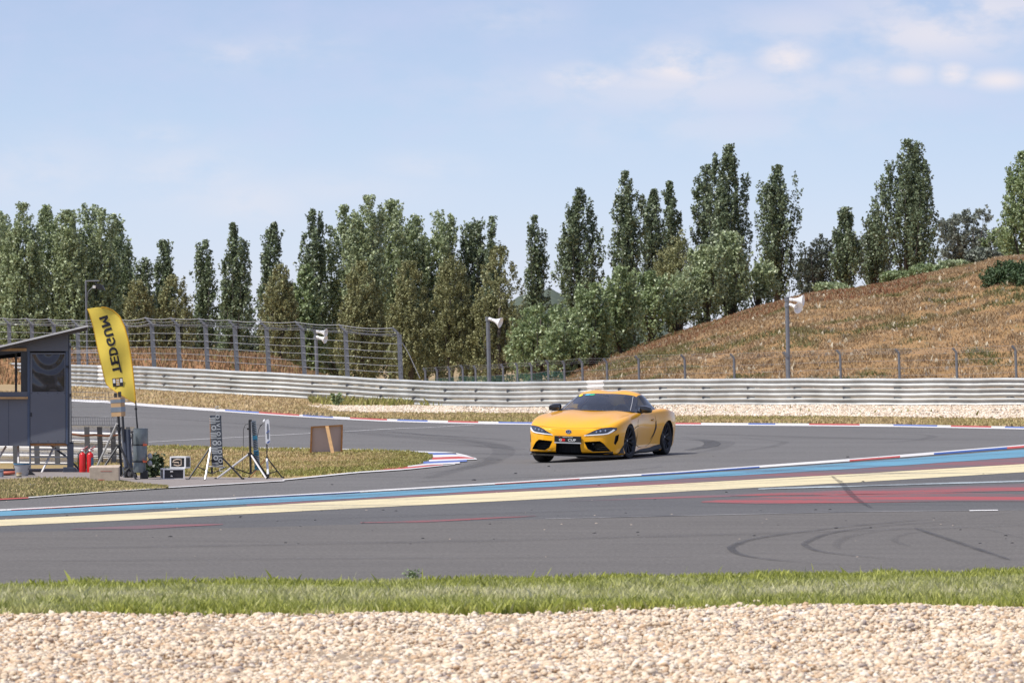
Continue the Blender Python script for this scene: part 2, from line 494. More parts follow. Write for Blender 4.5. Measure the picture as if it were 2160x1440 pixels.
# boundaries in pixels of the 2160 wide frame
KERB_FAR_LO = [(-200, 840), (150, 847), (230, 851), (300, 857), (400, 864), (500, 871), (600, 878), (700, 884), (800, 889), (900, 892), (1000, 894.5), (1100, 896), (1250, 897), (1440, 897.5), (1700, 899), (1900, 901), (2000, 903), (2160, 906)]
GR_EDGE = [(0, 1236), (500, 1232), (900, 1228), (1300, 1223), (1700, 1217), (2160, 1213)]
SEAM = [(0, 1123), (200, 1119), (550, 1112), (720, 1107), (1100, 1096), (1440, 1088), (1800, 1080), (2160, 1076)]
YEL_LO = [(0, 1110), (300, 1096), (720, 1074), (1080, 1056), (1440, 1037), (1800, 1018), (2160, 996)]
YEL_UP = [(0, 1097), (300, 1082), (720, 1057), (1080, 1038), (1440, 1020), (1800, 1000), (2160, 979)]
BLU_LO = [(0, 1089), (300, 1075), (720, 1053), (1080, 1032), (1440, 1010), (1800, 989), (2160, 964)]
BLU_UP = [(0, 1079), (300, 1065), (720, 1043), (1080, 1022), (1440, 1001), (1800, 976), (2160, 948)]
KRB_UP = [(0, 1075.5), (300, 1060.5), (720, 1038.5), (1080, 1017), (1440, 994.5), (1800, 968), (2160, 938.5)]
def off(pl, d): return [(a, b+d) for a, b in pl]

strip('track', KERB_FAR_LO, KRB_UP, 1, MT['asphalt'], rows=60)
strip('run_off', KRB_UP, SEAM, 1, MT['asphalt_mid'], rows=20)
strip('near_track', SEAM, off(GR_EDGE, 4), 1, MT['asphalt_near'], rows=10)

# near double kerb: white line, red / white / blue run, then the blue and the yellow band
strip('white_line', KRB_UP, off(KRB_UP, 2.2), 3, MT['white'], rows=2)
strip('kerb', off(KRB_UP, 2.0), [(0, 1078.6), (720, 1041.6), (1440, 998.6), (1800, 973), (2160, 944.5)], 3, [MT['white'], MT['red_kerb'], MT['blue_dark']], rows=2, cols=300,
      seg=[(20, 340, 1), (500, 760, 2), (1050, 1220, 1), (1350, 1600, 2), (1793, 1897, 1), (1970, 2130, 2), (2130, 2400, 1)])
strip('blue_band', BLU_UP, BLU_LO, 2, MT['blue'], rows=3)
strip('yellow_band', YEL_UP, YEL_LO, 2, MT['yellow'], rows=4)
strip('worn_red_band', off(BLU_LO, 0.5), off(YEL_UP, -0.5), 2, MT['red_thin'], x0=520, rows=3)
strip('worn_red_band', [(1540, 1046), (1640, 1040), (1800, 1036), (2160, 1028), (2500, 1020)], [(1540, 1047), (1640, 1045), (1800, 1044), (2160, 1036), (2500, 1030)], 2, MT['red'], x0=1540, rows=2)
strip('worn_red_band', [(1480, 1058), (1600, 1049), (1800, 1043), (2000, 1040), (2160, 1043), (2500, 1040)], [(1480, 1060), (1600, 1063), (1800, 1061), (2000, 1058), (2160, 1058), (2500, 1055)], 2, MT['red'], x0=1480, rows=2)
strip('worn_red_band', [(1460, 1046), (1600, 1040), (1900, 1030), (2200, 1020)], [(1460, 1050), (1600, 1046), (1900, 1038), (2200, 1030)], 1.5, MT['red_thin'], x0=1200, x1=2700, rows=2)
strip('worn_red_band', [(740, 1103), (900, 1098), (1100, 1089)], [(740, 1104), (900, 1102), (1100, 1091)], 2, MT['red'], x0=760, x1=1130, rows=2)
strip('worn_red_band', [(140, 1116), (290, 1109), (470, 1105)], [(140, 1117), (290, 1117), (470, 1107)], 2, MT['red_thin'], x0=150, x1=470, rows=2)
strip('pale_line', [(1600, 1031), (1760, 1026), (2060, 1017), (2300, 1010)], [(1600, 1033), (1760, 1028.5), (2060, 1020), (2300, 1013)], 3, MT['cyan_line'], x0=1600, x1=2500, rows=2)
strip('white_line', off(SEAM, -0.6), off(SEAM, 0.5), 2, M_paint('thin seam paint', (0.30, 0.29, 0.28), wear=0.52, streak=(.5, 1, 1)), x0=1150, rows=1)
strip('white_line', [(2040, 1077), (2110, 1076)], [(2040, 1079), (2110, 1078)], 3, MT['white'], x0=2045, x1=2105, rows=1)

# far kerb
FK_UP = off(KERB_FAR_LO, -5.5)
strip('white_line', off(KERB_FAR_LO, -2.4), KERB_FAR_LO, 3, MT['white'], rows=1)
strip('kerb', FK_UP, off(KERB_FAR_LO, -2.4), 3, [MT['white'], MT['red_kerb'], MT['blue_kerb']], rows=1, cols=500,
      seg=[(476, 545, 2), (548, 632, 1), (640, 705, 2), (735, 820, 1), (840, 905, 2), (945, 1012, 1), (1055, 1120, 2), (1420, 1480, 1), (1580, 1632, 2), (1706, 1812, 1), (1885, 1975, 2), (2008, 2092, 1), (2122, 2200, 2), (2240, 2320, 1)])
# verge, gravel bed beyond
VERGE_UP = [(-300, 800), (620, 852), (700, 868), (760, 871), (1000, 872), (1120, 873), (1300, 876), (1440, 879), (1800, 881), (2160, 885)]
strip('gravel_bed', [(640, 850), (700, 851), (900, 853), (1100, 851), (1440, 848), (2160, 846)], VERGE_UP, 2,
      M_blend('far gravel', [(0.3, (0.34, 0.25, 0.18)), (0.5, (0.54, 0.43, 0.33)), (0.7, (0.70, 0.60, 0.48))], 0.5, mscale=(1, .4, 1), scale2=9, amt2=0.75), x0=662, rows=12, ragged=0.5)
strip('verge', VERGE_UP, FK_UP, 2, MT['dry_far'], x0=620, rows=6, ragged=0.3)

# thin white line over the far track and the racing rubber
pline('white_line', [(290, 934), (420, 927), (560, 919.5), (720, 911), (860, 903.5), (1000, 896.5)], 0.09, 3, MT['white'])
pline('white_line', [(150, 879), (200, 879.5), (290, 880)], 0.12, 3, MT['white'])
def M_skid(a):
    m, nt, b = newmat('tyre rubber mark')
    b.inputs['Base Color'].default_value = (0.05, 0.048, 0.05, 1); b.inputs['Roughness'].default_value = 0.7
    tr = nt.nodes.new('ShaderNodeBsdfTransparent'); mx = nt.nodes.new('ShaderNodeMixShader')
    f = noise(nt, 2.0, 5, 0.7)
    link(nt, math_(nt, 'MULTIPLY', math_(nt, 'SUBTRACT', f, 0.25, True), a*2.2, True), mx.inputs[0])
    link(nt, tr.outputs[0], mx.inputs[1]); link(nt, b.outputs[0], mx.inputs[2]); link(nt, mx.outputs[0], nt.nodes['Material Output'].inputs[0])
    return m
MS = M_skid(0.6); MS2 = M_skid(0.2)
for pts, w, mm in [
    ([(1755, 1005), (1775, 1020), (1790, 1038), (1810, 1056), (1838, 1072)], .10, MS),
    ([(2025, 1093), (1900, 1101), (1740, 1117), (1600, 1136), (1548, 1152), (1545, 1162), (1570, 1173), (1640, 1183), (1760, 1192)], .09, MS),
    ([(2025, 1099), (1880, 1109), (1760, 1124), (1705, 1143), (1700, 1153), (1740, 1166), (1860, 1178), (1960, 1181)], .08, MS),
    ([(2030, 1104), (1900, 1116), (1800, 1131), (1765, 1148), (1770, 1160)], .12, MS2),
    ([(2050, 1112), (1930, 1124), (1885, 1140), (1920, 1154)], .10, MS2),
    ([(1930, 1115), (2010, 1142), (2130, 1182)], .09, MS),
    ([(2000, 1110), (2080, 1118), (2160, 1138)], .07, MS2),
    ([(2160, 1080), (2090, 1087), (2040, 1095)], .08, MS2),
    ([(0, 1131), (300, 1128), (700, 1131)], .05, MS2), ([(60, 1152), (420, 1143), (900, 1146)], .05, MS2), ([(0, 1200), (500, 1190), (1100, 1196)], .06, MS2),
    ([(150, 1102), (420, 1112), (800, 1121)], .05, MS2),
    ([(310, 876), (560, 892), (820, 900), (1060, 916)], .25, MS2), ([(300, 895), (560, 904), (900, 918), (1120, 930)], .22, MS2), ([(700, 930), (900, 935), (1080, 948)], .3, MS2),
    ([(620, 902), (850, 914), (1100, 932)], .15, MS), ([(600, 915), (800, 918), (1000, 930)], .15, MS2), ([(440, 869), (900, 897), (1110, 905)], .18, MS2),
    ([(1000, 968), (1030, 966), (1040, 974), (1000, 985), (900, 1000)], .35, MS2), ([(820, 1020), (1000, 1012), (1200, 1004), (1400, 985)], .12, MS),
    ([(1430, 927), (1490, 930), (1500, 940), (1450, 950)], .35, MS), ([(1440, 922), (1530, 932), (1520, 945), (1470, 955)], .3, MS2), ([(1560, 922), (1650, 932), (1630, 942), (1540, 955)], .2, MS2),
    ([(1800, 910), (1950, 918), (1955, 925), (1860, 935)], .25, MS2), ([(1600, 905), (1800, 908), (2000, 915), (2160, 922)], .2, MS2), ([(1880, 957), (1940, 955), (1990, 953)], .3, MS2),
    ([(0, 1086), (500, 1062), (1080, 1026), (1700, 988), (2160, 955)], .35, MS2), ([(400, 1089), (1000, 1054), (1500, 1025), (2160, 988)], .16, MS2), ([(0, 1101), (500, 1077), (900, 1053)], .12, MS2), ([(1300, 1031), (1700, 1010), (2160, 984)], .10, MS),
    ([(700, 960), (1000, 957), (1150, 962)], .8, MS2), ([(1450, 915), (1800, 925), (2160, 930)], 1.2, MS2), ([(300, 880), (600, 900), (900, 925), (1100, 950)], 1.0, MS2), ([(500, 890), (760, 905), (1000, 930), (1060, 960), (900, 1010)], .5, MS2), ([(0, 1160), (600, 1150), (1300, 1135), (2160, 1110)], .5, MS2), ([(0, 1185), (700, 1180), (1500, 1175)], .3, MS2),
    ([(1100, 1044), (1500, 1024), (2160, 985)], .06, MS2), ([(1200, 1070), (1700, 1066), (2160, 1066)], .25, MS2), ([(300, 1108), (800, 1092), (1400, 1073)], .3, MS2)]:
    pline('tyre_mark', pts, w, 4+0.1*random.random(), mm, fade=True)

# island between the two tracks
ISL_UP = [(-700, 960), (150, 945), (310, 940), (560, 945), (720, 948), (850, 952), (905, 959), (912, 965)]
ISL_LO = [(-700, 1012), (0, 1011), (190, 1011), (330, 1011), (596, 1013), (740, 999), (850, 989), (890, 977), (912, 966)]
strip('verge', ISL_UP, ISL_LO, 2, M_blend('island grass', [(0.3, (0.16, 0.15, 0.06)), (0.5, (0.36, 0.26, 0.12)), (0.75, (0.46, 0.33, 0.17))], 0.6, mscale=(1, .4, 1), scale2=8), x1=912, cols=120, rows=14)
strip('white_line', [(540, 944), (721, 947), (863, 951.5), (957, 954.5), (985, 961), (1006, 968.5)], [(540, 946), (721, 949), (863, 953.8), (957, 957.3), (985, 963), (1006, 970)], 3, MT['white'], x0=540, x1=1006, rows=1)
# island kerb, five coloured slabs round the tip
strip('kerb', [(880, 956), (905, 955.5), (957, 956)], [(895, 962), (905, 962), (962, 960)], 3, MT['blue_kerb'], x0=903, x1=962, rows=1)
strip('kerb', [(900, 961), (962, 959), (1000, 966)], [(905, 966), (962, 963.5), (1003, 968)], 3.5, MT['white'], x0=903, x1=1003, rows=1)
strip('kerb', [(910, 966), (970, 963.5), (1000, 967)], [(910, 971), (980, 968.5), (1000, 968.5)], 4, MT['red_kerb'], x0=912, x1=1000, rows=1)
strip('kerb', [(912, 971), (980, 968.5), (1006, 968.5)], [(912, 974.5), (985, 971), (1006, 970.5)], 4.5, MT['white'], x0=905, x1=1006, rows=1)
strip('kerb', [(895, 974.5), (960, 972)], [(905, 979), (985, 974.5)], 4, MT['blue_kerb'], x0=893, x1=985, rows=1)
strip('kerb', [(860, 984), (905, 979), (975, 975.5)], [(860, 986.5), (905, 982), (965, 979)], 4.5, MT['white'], x0=860, x1=970, rows=1)
strip('kerb', [(800, 991), (860, 985), (935, 981)], [(800, 992.5), (860, 990.5), (935, 984)], 4, MT['red_kerb'], x0=803, x1=935, rows=1)
strip('white_line', [(596, 1013), (750, 997), (860, 990), (960, 980)], [(596, 1015), (750, 999.5), (860, 992), (960, 981)], 5, MT['white'], x0=596, x1=960, rows=1)
# pavement under the shed and round the stands
strip('pavement', [(-700, 985), (0, 990), (170, 988), (240, 1001), (330, 1006), (596, 1009)], [(-700, 1022), (0, 1012), (190, 1009), (250, 1012), (355, 1031), (596, 1015)], 3, MT['concrete'], x0=-700, x1=598, cols=100, rows=5)
strip('pavement', [(0, 1024), (100, 1021)], [(0, 1030), (100, 1024)], 4, MT['concrete'], x0=-300, x1=95, rows=2)
strip('white_line', [(40, 1052), (185, 1041), (345, 1030), (598, 1015)], [(40, 1053.5), (185, 1042.5), (345, 1031.5), (598, 1016.5)], 5, MT['white'], x0=60, x1=600, rows=1)
strip('kerb', [(-300, 1070), (60, 1051)], [(-300, 1072), (60, 1053)], 5, MT['red_kerb'], x0=-300, x1=60, rows=1)
# near gravel bed
GRAV_UP = [(0, 1305), (700, 1301), (1300, 1295), (1700, 1289), (2160, 1285)]
def near_gravel():
    X = np.linspace(-500, 2660, 60); P = []
    xa, va, _ = G(X, poly(GRAV_UP, X))
    for t in np.linspace(0, 1, 30):
        v = va*(1-t)+4.0*t; x = (X-1080)*v/F
        P.append([(a, b, 0.006) for a, b in zip(x, v)])
    mb = MB(); mb.grid(P)
    o = mb.build('gravel_bed', M_blend('gravel base', [(0.3, (0.16, 0.11, 0.07)), (0.5, (0.36, 0.27, 0.18)), (0.7, (0.58, 0.48, 0.36))], 30, scale2=60)); tag(o, kind='structure')
near_gravel()
strip('verge', off(GR_EDGE, 2), off(GRAV_UP, 2), 2, MT['soil'], rows=4)
strip('verge', [(-300, 1012), (0, 1012), (190, 1009), (250, 1012), (355, 1030)], [(-300, 1070), (0, 1053), (185, 1042), (355, 1031)], 2, MT['soil'], x0=-500, x1=355, rows=6)

# ------------------------------------------------------------ grass and stones
def blades(name, x, y, hgt_, rs, mat, wid=0.012, dry=None, lean=0.45, z=None):
    n = len(x)
    z = hgt(x, y) if z is None else z
    a = rs.uniform(0, 2*np.pi, n); w = wid*rs.uniform(0.6, 1.5, n)
    dx, dy = np.cos(a)*w, np.sin(a)*w
    la = rs.uniform(0, 2*np.pi, n); ll = hgt_*lean*rs.uniform(0, 1, n)
    lx, ly = np.cos(la)*ll, np.sin(la)*ll
    V = np.empty((n, 4, 3))
    V[:, 0] = np.stack([x-dx, y-dy, z-.01], 1); V[:, 1] = np.stack([x+dx, y+dy, z-.01], 1)
    V[:, 2] = np.stack([x+lx*.4+dx*.6, y+ly*.4+dy*.6, z+hgt_*.6], 1)
    V[:, 3] = np.stack([x+lx, y+ly, z+hgt_], 1)
    b = np.arange(n)[:, None]*4
    Fc = np.concatenate([b+np.array([[0, 1, 2]]), b+np.array([[0, 2, 3]])], 1).reshape(-1, 3)
    v = rs.uniform(0, 1, n); d = np.zeros(n) if dry is None else dry
    o = bulk(name, V.reshape(-1, 3), Fc, mat, attr=np.repeat(v, 2), attr2=np.repeat(d, 2))
    return o

def vnoise(x, y, s, seed):
    """cheap smooth value noise 0..1"""
    rs = np.random.RandomState(seed); T = rs.uniform(0, 1, (256, 256))
    a = x/s; b = y/s; i = np.floor(a).astype(int); j = np.floor(b).astype(int); u = a-i; w = b-j
    u = u*u*(3-2*u); w = w*w*(3-2*w)
    g = lambda p, q: T[p % 256, q % 256]
    return (g(i, j)*(1-u)+g(i+1, j)*u)*(1-w)+(g(i, j+1)*(1-u)+g(i+1, j+1)*u)*w

rs = np.random.RandomState(7)
ML_GRASS = M_leaf('verge grass blades', (0.17, 0.215, 0.02), (0.62, 0.63, 0.16), brown=(0.72, 0.68, 0.42), trans=0.3, spec=0.2)
def near_grass():
    n = 150000
    x = rs.uniform(-7.5, 7.5, n)
    px_ = 1080+x*F/47.5
    ya = H*F/(poly(GR_EDGE, px_)-720)+0.10 + (vnoise(x, x*0, .35, 1)-.5)*.5; yb = H*F/(poly(GRAV_UP, px_)+3.0-720) + (vnoise(x, x*0+9, .5, 2)-.5)*.45
    t = rs.uniform(0, 1, n); y = ya*(1-t)+yb*t
    clump = vnoise(x, y, .35, 3)*.6 + vnoise(x, y, .12, 4)*.4
    keep = rs.uniform(0, 1, n) < (0.35+clump)
    x, y, t, clump = x[keep], y[keep], t[keep], clump[keep]; n = len(x)
    hh = (0.04+0.085*clump)*rs.uniform(.6, 1.2, n)
    hh *= np.where(t < .3, 0.75, 1.0)*np.where(t > .85, 1.1, 1)
    stem = rs.uniform(0, 1, n) > .9975
    hh = np.where(stem, rs.uniform(.11, .17, n), hh)
    mid = np.exp(-((t-.56)/.20)**2)
    dry = np.clip(mid*(.25+.75*vnoise(x, y, .25, 5))*rs.uniform(.3, 1.3, n) + .35*(rs.uniform(0, 1, n) > .86) + .25*(vnoise(x, y, 1.3, 6) > .72), 0, 1)
    o = blades('grass', x, y, hh, rs, ML_GRASS, wid=.009, dry=dry, lean=.8)
    tag(o, kind='stuff')
near_grass()

ML_SHORT = M_leaf('short dry grass', (0.13, 0.15, 0.03), (0.42, 0.42, 0.13), brown=(0.60, 0.45, 0.25), trans=0.2, spec=0.15)
def patch_grass(name, up, lo, x0, x1, n, h0, h1, dryf, wid=.02, seed=1, mat=None):
    r = np.random.RandomState(seed)
    px = r.uniform(x0, x1, n); yu = poly(up, px); yl = poly(lo, px)
    xa, va, _ = G(px, yu); xb, vb, _ = G(px, yl)
    t = r.uniform(0, 1, n)           # 0 at the far edge, 1 at the near edge
    y = va*(1-t)+vb*t; x = (px-1080)*y/F
    cl_ = vnoise(x, y, .5, seed+3)
    keep = r.uniform(0, 1, n) < .35+cl_
    x, y, t, px, cl_ = x[keep], y[keep], t[keep], px[keep], cl_[keep]
    hh = (h0+(h1-h0)*cl_)*r.uniform(.5, 1.3, len(x))
    dry = np.clip(dryf(x, y, t, px) + r.uniform(-.3, .3, len(x)), 0, 1)
    o = blades(name, x, y, hh, r, mat or ML_SHORT, wid=wid, dry=dry, lean=.9)
    tag(o, kind='stuff'); return o
patch_grass('grass', off(ISL_UP, .5), [(150, 984), (180, 986), (240, 999), (330, 1004), (596, 1008), (740, 998.5), (850, 988.5), (890, 976.5), (912, 966)], 150, 912, 46000, .025, .065,
            lambda x, y, t, px: np.where(t < .16, .25, np.where(t > .8, .12+.2*(px < 600), .78))*(.45+.8*vnoise(x, y, 1.2, 8))*np.clip((930-px)/220, 0.1, 1), seed=11)
patch_grass('grass', [(-200, 1016), (0, 1014), (180, 1011), (200, 1018), (252, 1019), (352, 1030.5)], [(-200, 1063), (0, 1052), (185, 1041), (352, 1031)], -200, 352, 26000, .03, .065,
            lambda x, y, t, px: .25+.5*vnoise(x, y, .8, 9), wid=.016, seed=12)
patch_grass('grass', VERGE_UP, FK_UP, 640, 2300, 30000, .04, .09, lambda x, y, t, px: .35+.7*vnoise(x, y, 2.5, 10), wid=.035, seed=13)
patch_grass('grass', [(-100, 828), (284, 824), (460, 832), (640, 844), (700, 862)], [(-100, 835), (150, 842), (300, 851), (500, 866), (700, 880)], -60, 700, 26000, .04, .11, lambda x, y, t, px: .75+.4*vnoise(x, y, 3, 14), wid=.035, seed=14)
# green weeds at the barrier foot
patch_grass('grass', [(655, 847), (900, 854), (1010, 855)], [(655, 853), (900, 859), (1010, 858)], 655, 1060, 3500, .10, .32, lambda x, y, t, px: .15+0*x, wid=.05, seed=15)
patch_grass('grass', [(1280, 857), (2160, 850)], [(1280, 880), (2160, 884)], 1280, 2200, 130, .05, .16, lambda x, y, t, px: .2+0*x, wid=.04, seed=16)

def gravel():
    m, nt, b = newmat('near gravel stones')
    v = attrn(nt, 'v')
    c = ramp(nt, v, [(0.0, (0.13, 0.12, 0.13)), (0.05, (0.33, 0.28, 0.26)), (0.12, (0.50, 0.31, 0.15)), (0.24, (0.64, 0.44, 0.26)), (0.5, (0.73, 0.59, 0.41)), (0.8, (0.80, 0.68, 0.50)), (1.0, (0.88, 0.81, 0.69))])
    f = noise(nt, 60, 3, 0.6)
    link(nt, mixc(nt, 0.3, c, ramp(nt, f, [(0.35, (0.40, 0.26, 0.15)), (0.7, (0.86, 0.78, 0.68))])), b.inputs['Base Color'])
    b.inputs['Roughness'].default_value = 0.8; b.inputs['Specular IOR Level'].default_value = 0.3
    r = np.random.RandomState(3)
    bm = bmesh.new(); bmesh.ops.create_icosphere(bm, subdivisions=1, radius=1)
    bv = np.array([v.co[:] for v in bm.verts]); bf = np.array([[v.index for v in f.verts] for f in bm.faces]); bm.free()
    n = 118000
    y = r.uniform(33.3, 45.8, n); hw = 5.0+ (y-33)*.07
    x = r.uniform(-1, 1, n)*hw
    px_ = 1080+x*F/y
    lim = H*F/(poly(GRAV_UP, px_)-720)+(vnoise(x, x*0, .3, 21)-.5)*.35+.08
    k = (y < lim) | ((y < lim+.5) & (r.uniform(0, 1, n) < .06)); x, y = x[k], y[k]; n = len(x)
    sz = r.gamma(5, 1/5, n)*0.0162; sz = np.clip(sz, .007, .042)
    sc = np.stack([sz*r.uniform(.9, 1.6, n), sz*r.uniform(.7, 1.1, n), sz*r.uniform(.5, .85, n)], 1)
    a = r.uniform(0, 2*np.pi, n); tl = r.uniform(-.5, .5, n)
    V = bv[None]*(1+r.uniform(-.2, .2, (n, len(bv), 1)))*sc[:, None]
    X, Y, Z = V[..., 0], V[..., 1], V[..., 2]
    X, Z = X*np.cos(tl)[:, None]-Z*np.sin(tl)[:, None], X*np.sin(tl)[:, None]+Z*np.cos(tl)[:, None]
    X, Y = X*np.cos(a)[:, None]-Y*np.sin(a)[:, None], X*np.sin(a)[:, None]+Y*np.cos(a)[:, None]
    und = (vnoise(x, y, 1.1, 31)-.5)*.07 + (vnoise(x, y, .3, 32)-.5)*.02
    V = np.stack([X+x[:, None], Y+y[:, None], Z+(und+.02+r.uniform(-.01, .016, n))[:, None]], 2)
    Fc = (bf[None]+(np.arange(n)*len(bv))[:, None, None]).reshape(-1, 3)
    o = bulk('gravel', V.reshape(-1, 3), Fc, m, attr=np.repeat(r.uniform(0, 1, n), len(bf)))
    tag(o, kind='stuff')
gravel()

def far_gravel():
    m, nt, b = newmat('far gravel stones')
    link(nt, ramp(nt, attrn(nt, 'v'), [(0.0, (0.22, 0.18, 0.15)), (0.15, (0.45, 0.33, 0.22)), (0.5, (0.66, 0.53, 0.38)), (1.0, (0.84, 0.76, 0.64))]), b.inputs['Base Color']); b.inputs['Roughness'].default_value = .85
    r = np.random.RandomState(8); n = 60000
    px = r.uniform(650, 2260, n); yu = np.maximum(poly([(640, 858), (700, 856), (900, 858), (1100, 853), (1440, 850), (2160, 849)], px), 0); yl = poly(VERGE_UP, px)
    xa, va, _ = G(px, yu); xb, vb, _ = G(px, yl); t = r.uniform(0, 1, n); y = va*(1-t)+vb*t; x = (px-1080)*y/F
    s = r.uniform(.025, .075, n)*(.6+.6*vnoise(x, y, 1.5, 77)); z = hgt(x, y)+.01+.05*(vnoise(x, y, 2.2, 78)-.4)
    base = np.array([(1, 0, 0), (-1, 0, 0), (0, 1, 0), (0, -1, 0), (0, 0, .7), (0, 0, -.7)], float); fc = np.array([(0, 2, 4), (2, 1, 4), (1, 3, 4), (3, 0, 4), (2, 0, 5), (1, 2, 5), (3, 1, 5), (0, 3, 5)])
    V = base[None]*s[:, None, None]*r.uniform(.7, 1.3, (n, 6, 1))+np.stack([x, y, z], 1)[:, None]
    tag(bulk('far_gravel', V.reshape(-1, 3), (fc[None]+np.arange(n)[:, None, None]*6).reshape(-1, 3), m, attr=np.repeat(r.uniform(0, 1, n), 8)), kind='stuff')
far_gravel()

def debris():
    r = random.Random(5)
    for nm, n, mat, lo, hi, box in (('rubber_crumbs', 60, MT['rubber'], .006, .020, (0, 2160, 1075, 1150)), ('rubber_crumbs', 26, MT['rubber'], .010, .028, (100, 2100, 960, 1060)),
                               ('loose_pebbles', 46, MT['crate'], .006, .014, (0, 2160, 1030, 1190))):
        mb = MB()
        for _ in range(n):
            p = g1(r.uniform(box[0], box[1]), box[2]+(box[3]-box[2])*r.random()**1.5)
            s = r.uniform(lo, hi); bm = bmesh.new(); bmesh.ops.create_icosphere(bm, subdivisions=1, radius=s)
            vs = [Vector((v.co.x*r.uniform(.8, 1.9), v.co.y*1.2, v.co.z*.6+.3*s))+p for v in bm.verts]
            mb.add(vs, [[v.index for v in f.verts] for f in bm.faces]); bm.free()
        tag(mb.build(nm, mat), kind='stuff')
debris()

# ------------------------------------------------------------ mounds behind the barrier
CREST = [(1120, 815), (1180, 798), (1240, 775), (1300, 748), (1400, 712), (1500, 682), (1600, 650), (1700, 622), (1800, 612), (1900, 592), (2000, 571), (2100, 548), (2160, 541), (2300, 520), (2700, 500)]
def hill_z(px, v):
    """height of the big mound for polar coordinates px, v"""
    ct = H-(poly(CREST, px)-720)*288/F
    foot = -0.6
    t = np.clip((v-226)/(288-226), 0, 1)
    up = np.sin(t*np.pi/2)**1.15
    z = foot+(ct-foot)*up
    z = z + (vnoise(px*.02, v*.1, 1.0, 41)-.5)*.5*t*(1-t)*3
    back = np.clip((v-288)/40, 0, 1)
    return z - back*back*(ct-foot)*.35
def make_hill():
    X = np.linspace(1100, 2900, 150); V = np.concatenate([np.linspace(226, 288, 40), np.linspace(291, 345, 14)]); P = []
    for v in V:
        z = hill_z(X, np.full_like(X, v)); x = (X-1080)*v/F
        P.append([(a, v, c) for a, c in zip(x, z)])
    mb = MB(); mb.grid(P); o = mb.build('hill', M_blend('dry hillside', [(0.22, (0.11, 0.115, 0.035)), (0.4, (0.27, 0.17, 0.07)), (0.55, (0.34, 0.20, 0.095)), (0.8, (0.43, 0.295, 0.16))], 0.35, scale2=3.5, amt2=0.5), smooth=True)
    tag(o, kind='structure')
    # tufts
    r = np.random.RandomState(17); n = 210000
    px = r.uniform(1120, 2300, n); v = 230+r.uniform(0, 1, n)**.85*62
    x = (px-1080)*v/F; z = hill_z(px, v)
    g = vnoise(x, v, 2.6, 51); g2 = vnoise(x, v, .7, 52)
    crestn = np.clip((v-262)/26, 0, 1)
    k = r.uniform(0, 1, n) < .25+.9*g2
    px, v, x, z, g, g2, crestn = [q[k] for q in (px, v, x, z, g, g2, crestn)]
    hh = (.07+.17*g2)*r.uniform(.5, 1.3, len(x))*(1-.3*crestn)
    green = np.clip((g-.60)*5, 0, 1)*(.5+.5*r.uniform(0, 1, len(x)))
    tag(blades('hill_grass', x, v, hh, r, M_leaf('hill tufts', (0.27, 0.175, 0.09), (0.53, 0.40, 0.245), brown=(0.14, 0.165, 0.06), trans=0.2, spec=0.1, clump=0.5), wid=.027, dry=green, lean=1.1, z=z-.03), kind='stuff')
    # rust coloured haze of dry dock seed heads along the crest
    k = (crestn > .25) & (r.uniform(0, 1, len(x)) < .38) & (px < 1950)
    tag(blades('dock_weeds', x[k]+.1, v[k], hh[k]*1.25, r, M_leaf('rusty weeds', (0.20, 0.085, 0.045), (0.40, 0.20, 0.11), brown=(.3, .22, .1), trans=0.15, spec=0.1), wid=.05, dry=np.zeros(k.sum()), lean=.5, z=z[k]-.03), kind='stuff')
    # pale dry weed heads scattered over the slope
    k = (r.uniform(0, 1, len(x)) < .018)
    tag(blades('pale_weeds', x[k]+.1, v[k], hh[k]*1.2, r, M_leaf('pale weeds', (0.5, 0.42, 0.28), (0.75, 0.68, 0.52), trans=0.1, spec=0.1), wid=.11, lean=.5, z=z[k]-.03), kind='stuff')
make_hill()
LC = [(-2000, 745), (150, 743), (300, 742), (420, 744), (500, 749), (560, 753), (600, 766), (645, 786), (690, 800)]
def make_low_mound():
    X = np.linspace(-1900, 700, 120); V = np.linspace(238, 285, 20); P = []
    for v in V:
        ct = H-(poly(LC, X)-720)*262/F
        t = np.clip(1-((v-262)/24)**2, 0, 1)
        z = -1+(ct+1)*t+(vnoise(X*.03, X*0+v*.2, 1, 44)-.5)*.15
        P.append([(a, v, c) for a, c in zip((X-1080)*v/F, z)])
    mb = MB(); mb.grid(P); o = mb.build('hill', M_blend('low dry mound', [(0.25, (0.17, 0.11, 0.05)), (0.5, (0.33, 0.17, 0.08)), (0.8, (0.42, 0.28, 0.14))], 0.4, scale2=5, amt2=.5), smooth=True)
    tag(o, kind='structure')
    r = np.random.RandomState(19); n = 16000
    px = r.uniform(-260, 700, n); v = r.uniform(243, 268, n)
    ct = H-(poly(LC, px)-720)*262/F; t = np.clip(1-((v-262)/24)**2, 0, 1)
    z = -1+(ct+1)*t
    tag(blades('hill_grass', (px-1080)*v/F, v, r.uniform(.1, .3, n), r, M_leaf('mound tufts', (0.21, 0.125, 0.065), (0.44, 0.30, 0.17), brown=(.2, .2, .08), trans=0.15, spec=0.1), wid=.04, dry=(r.uniform(0, 1, n) > .85)*.8, z=z-.02), kind='stuff')
make_low_mound()

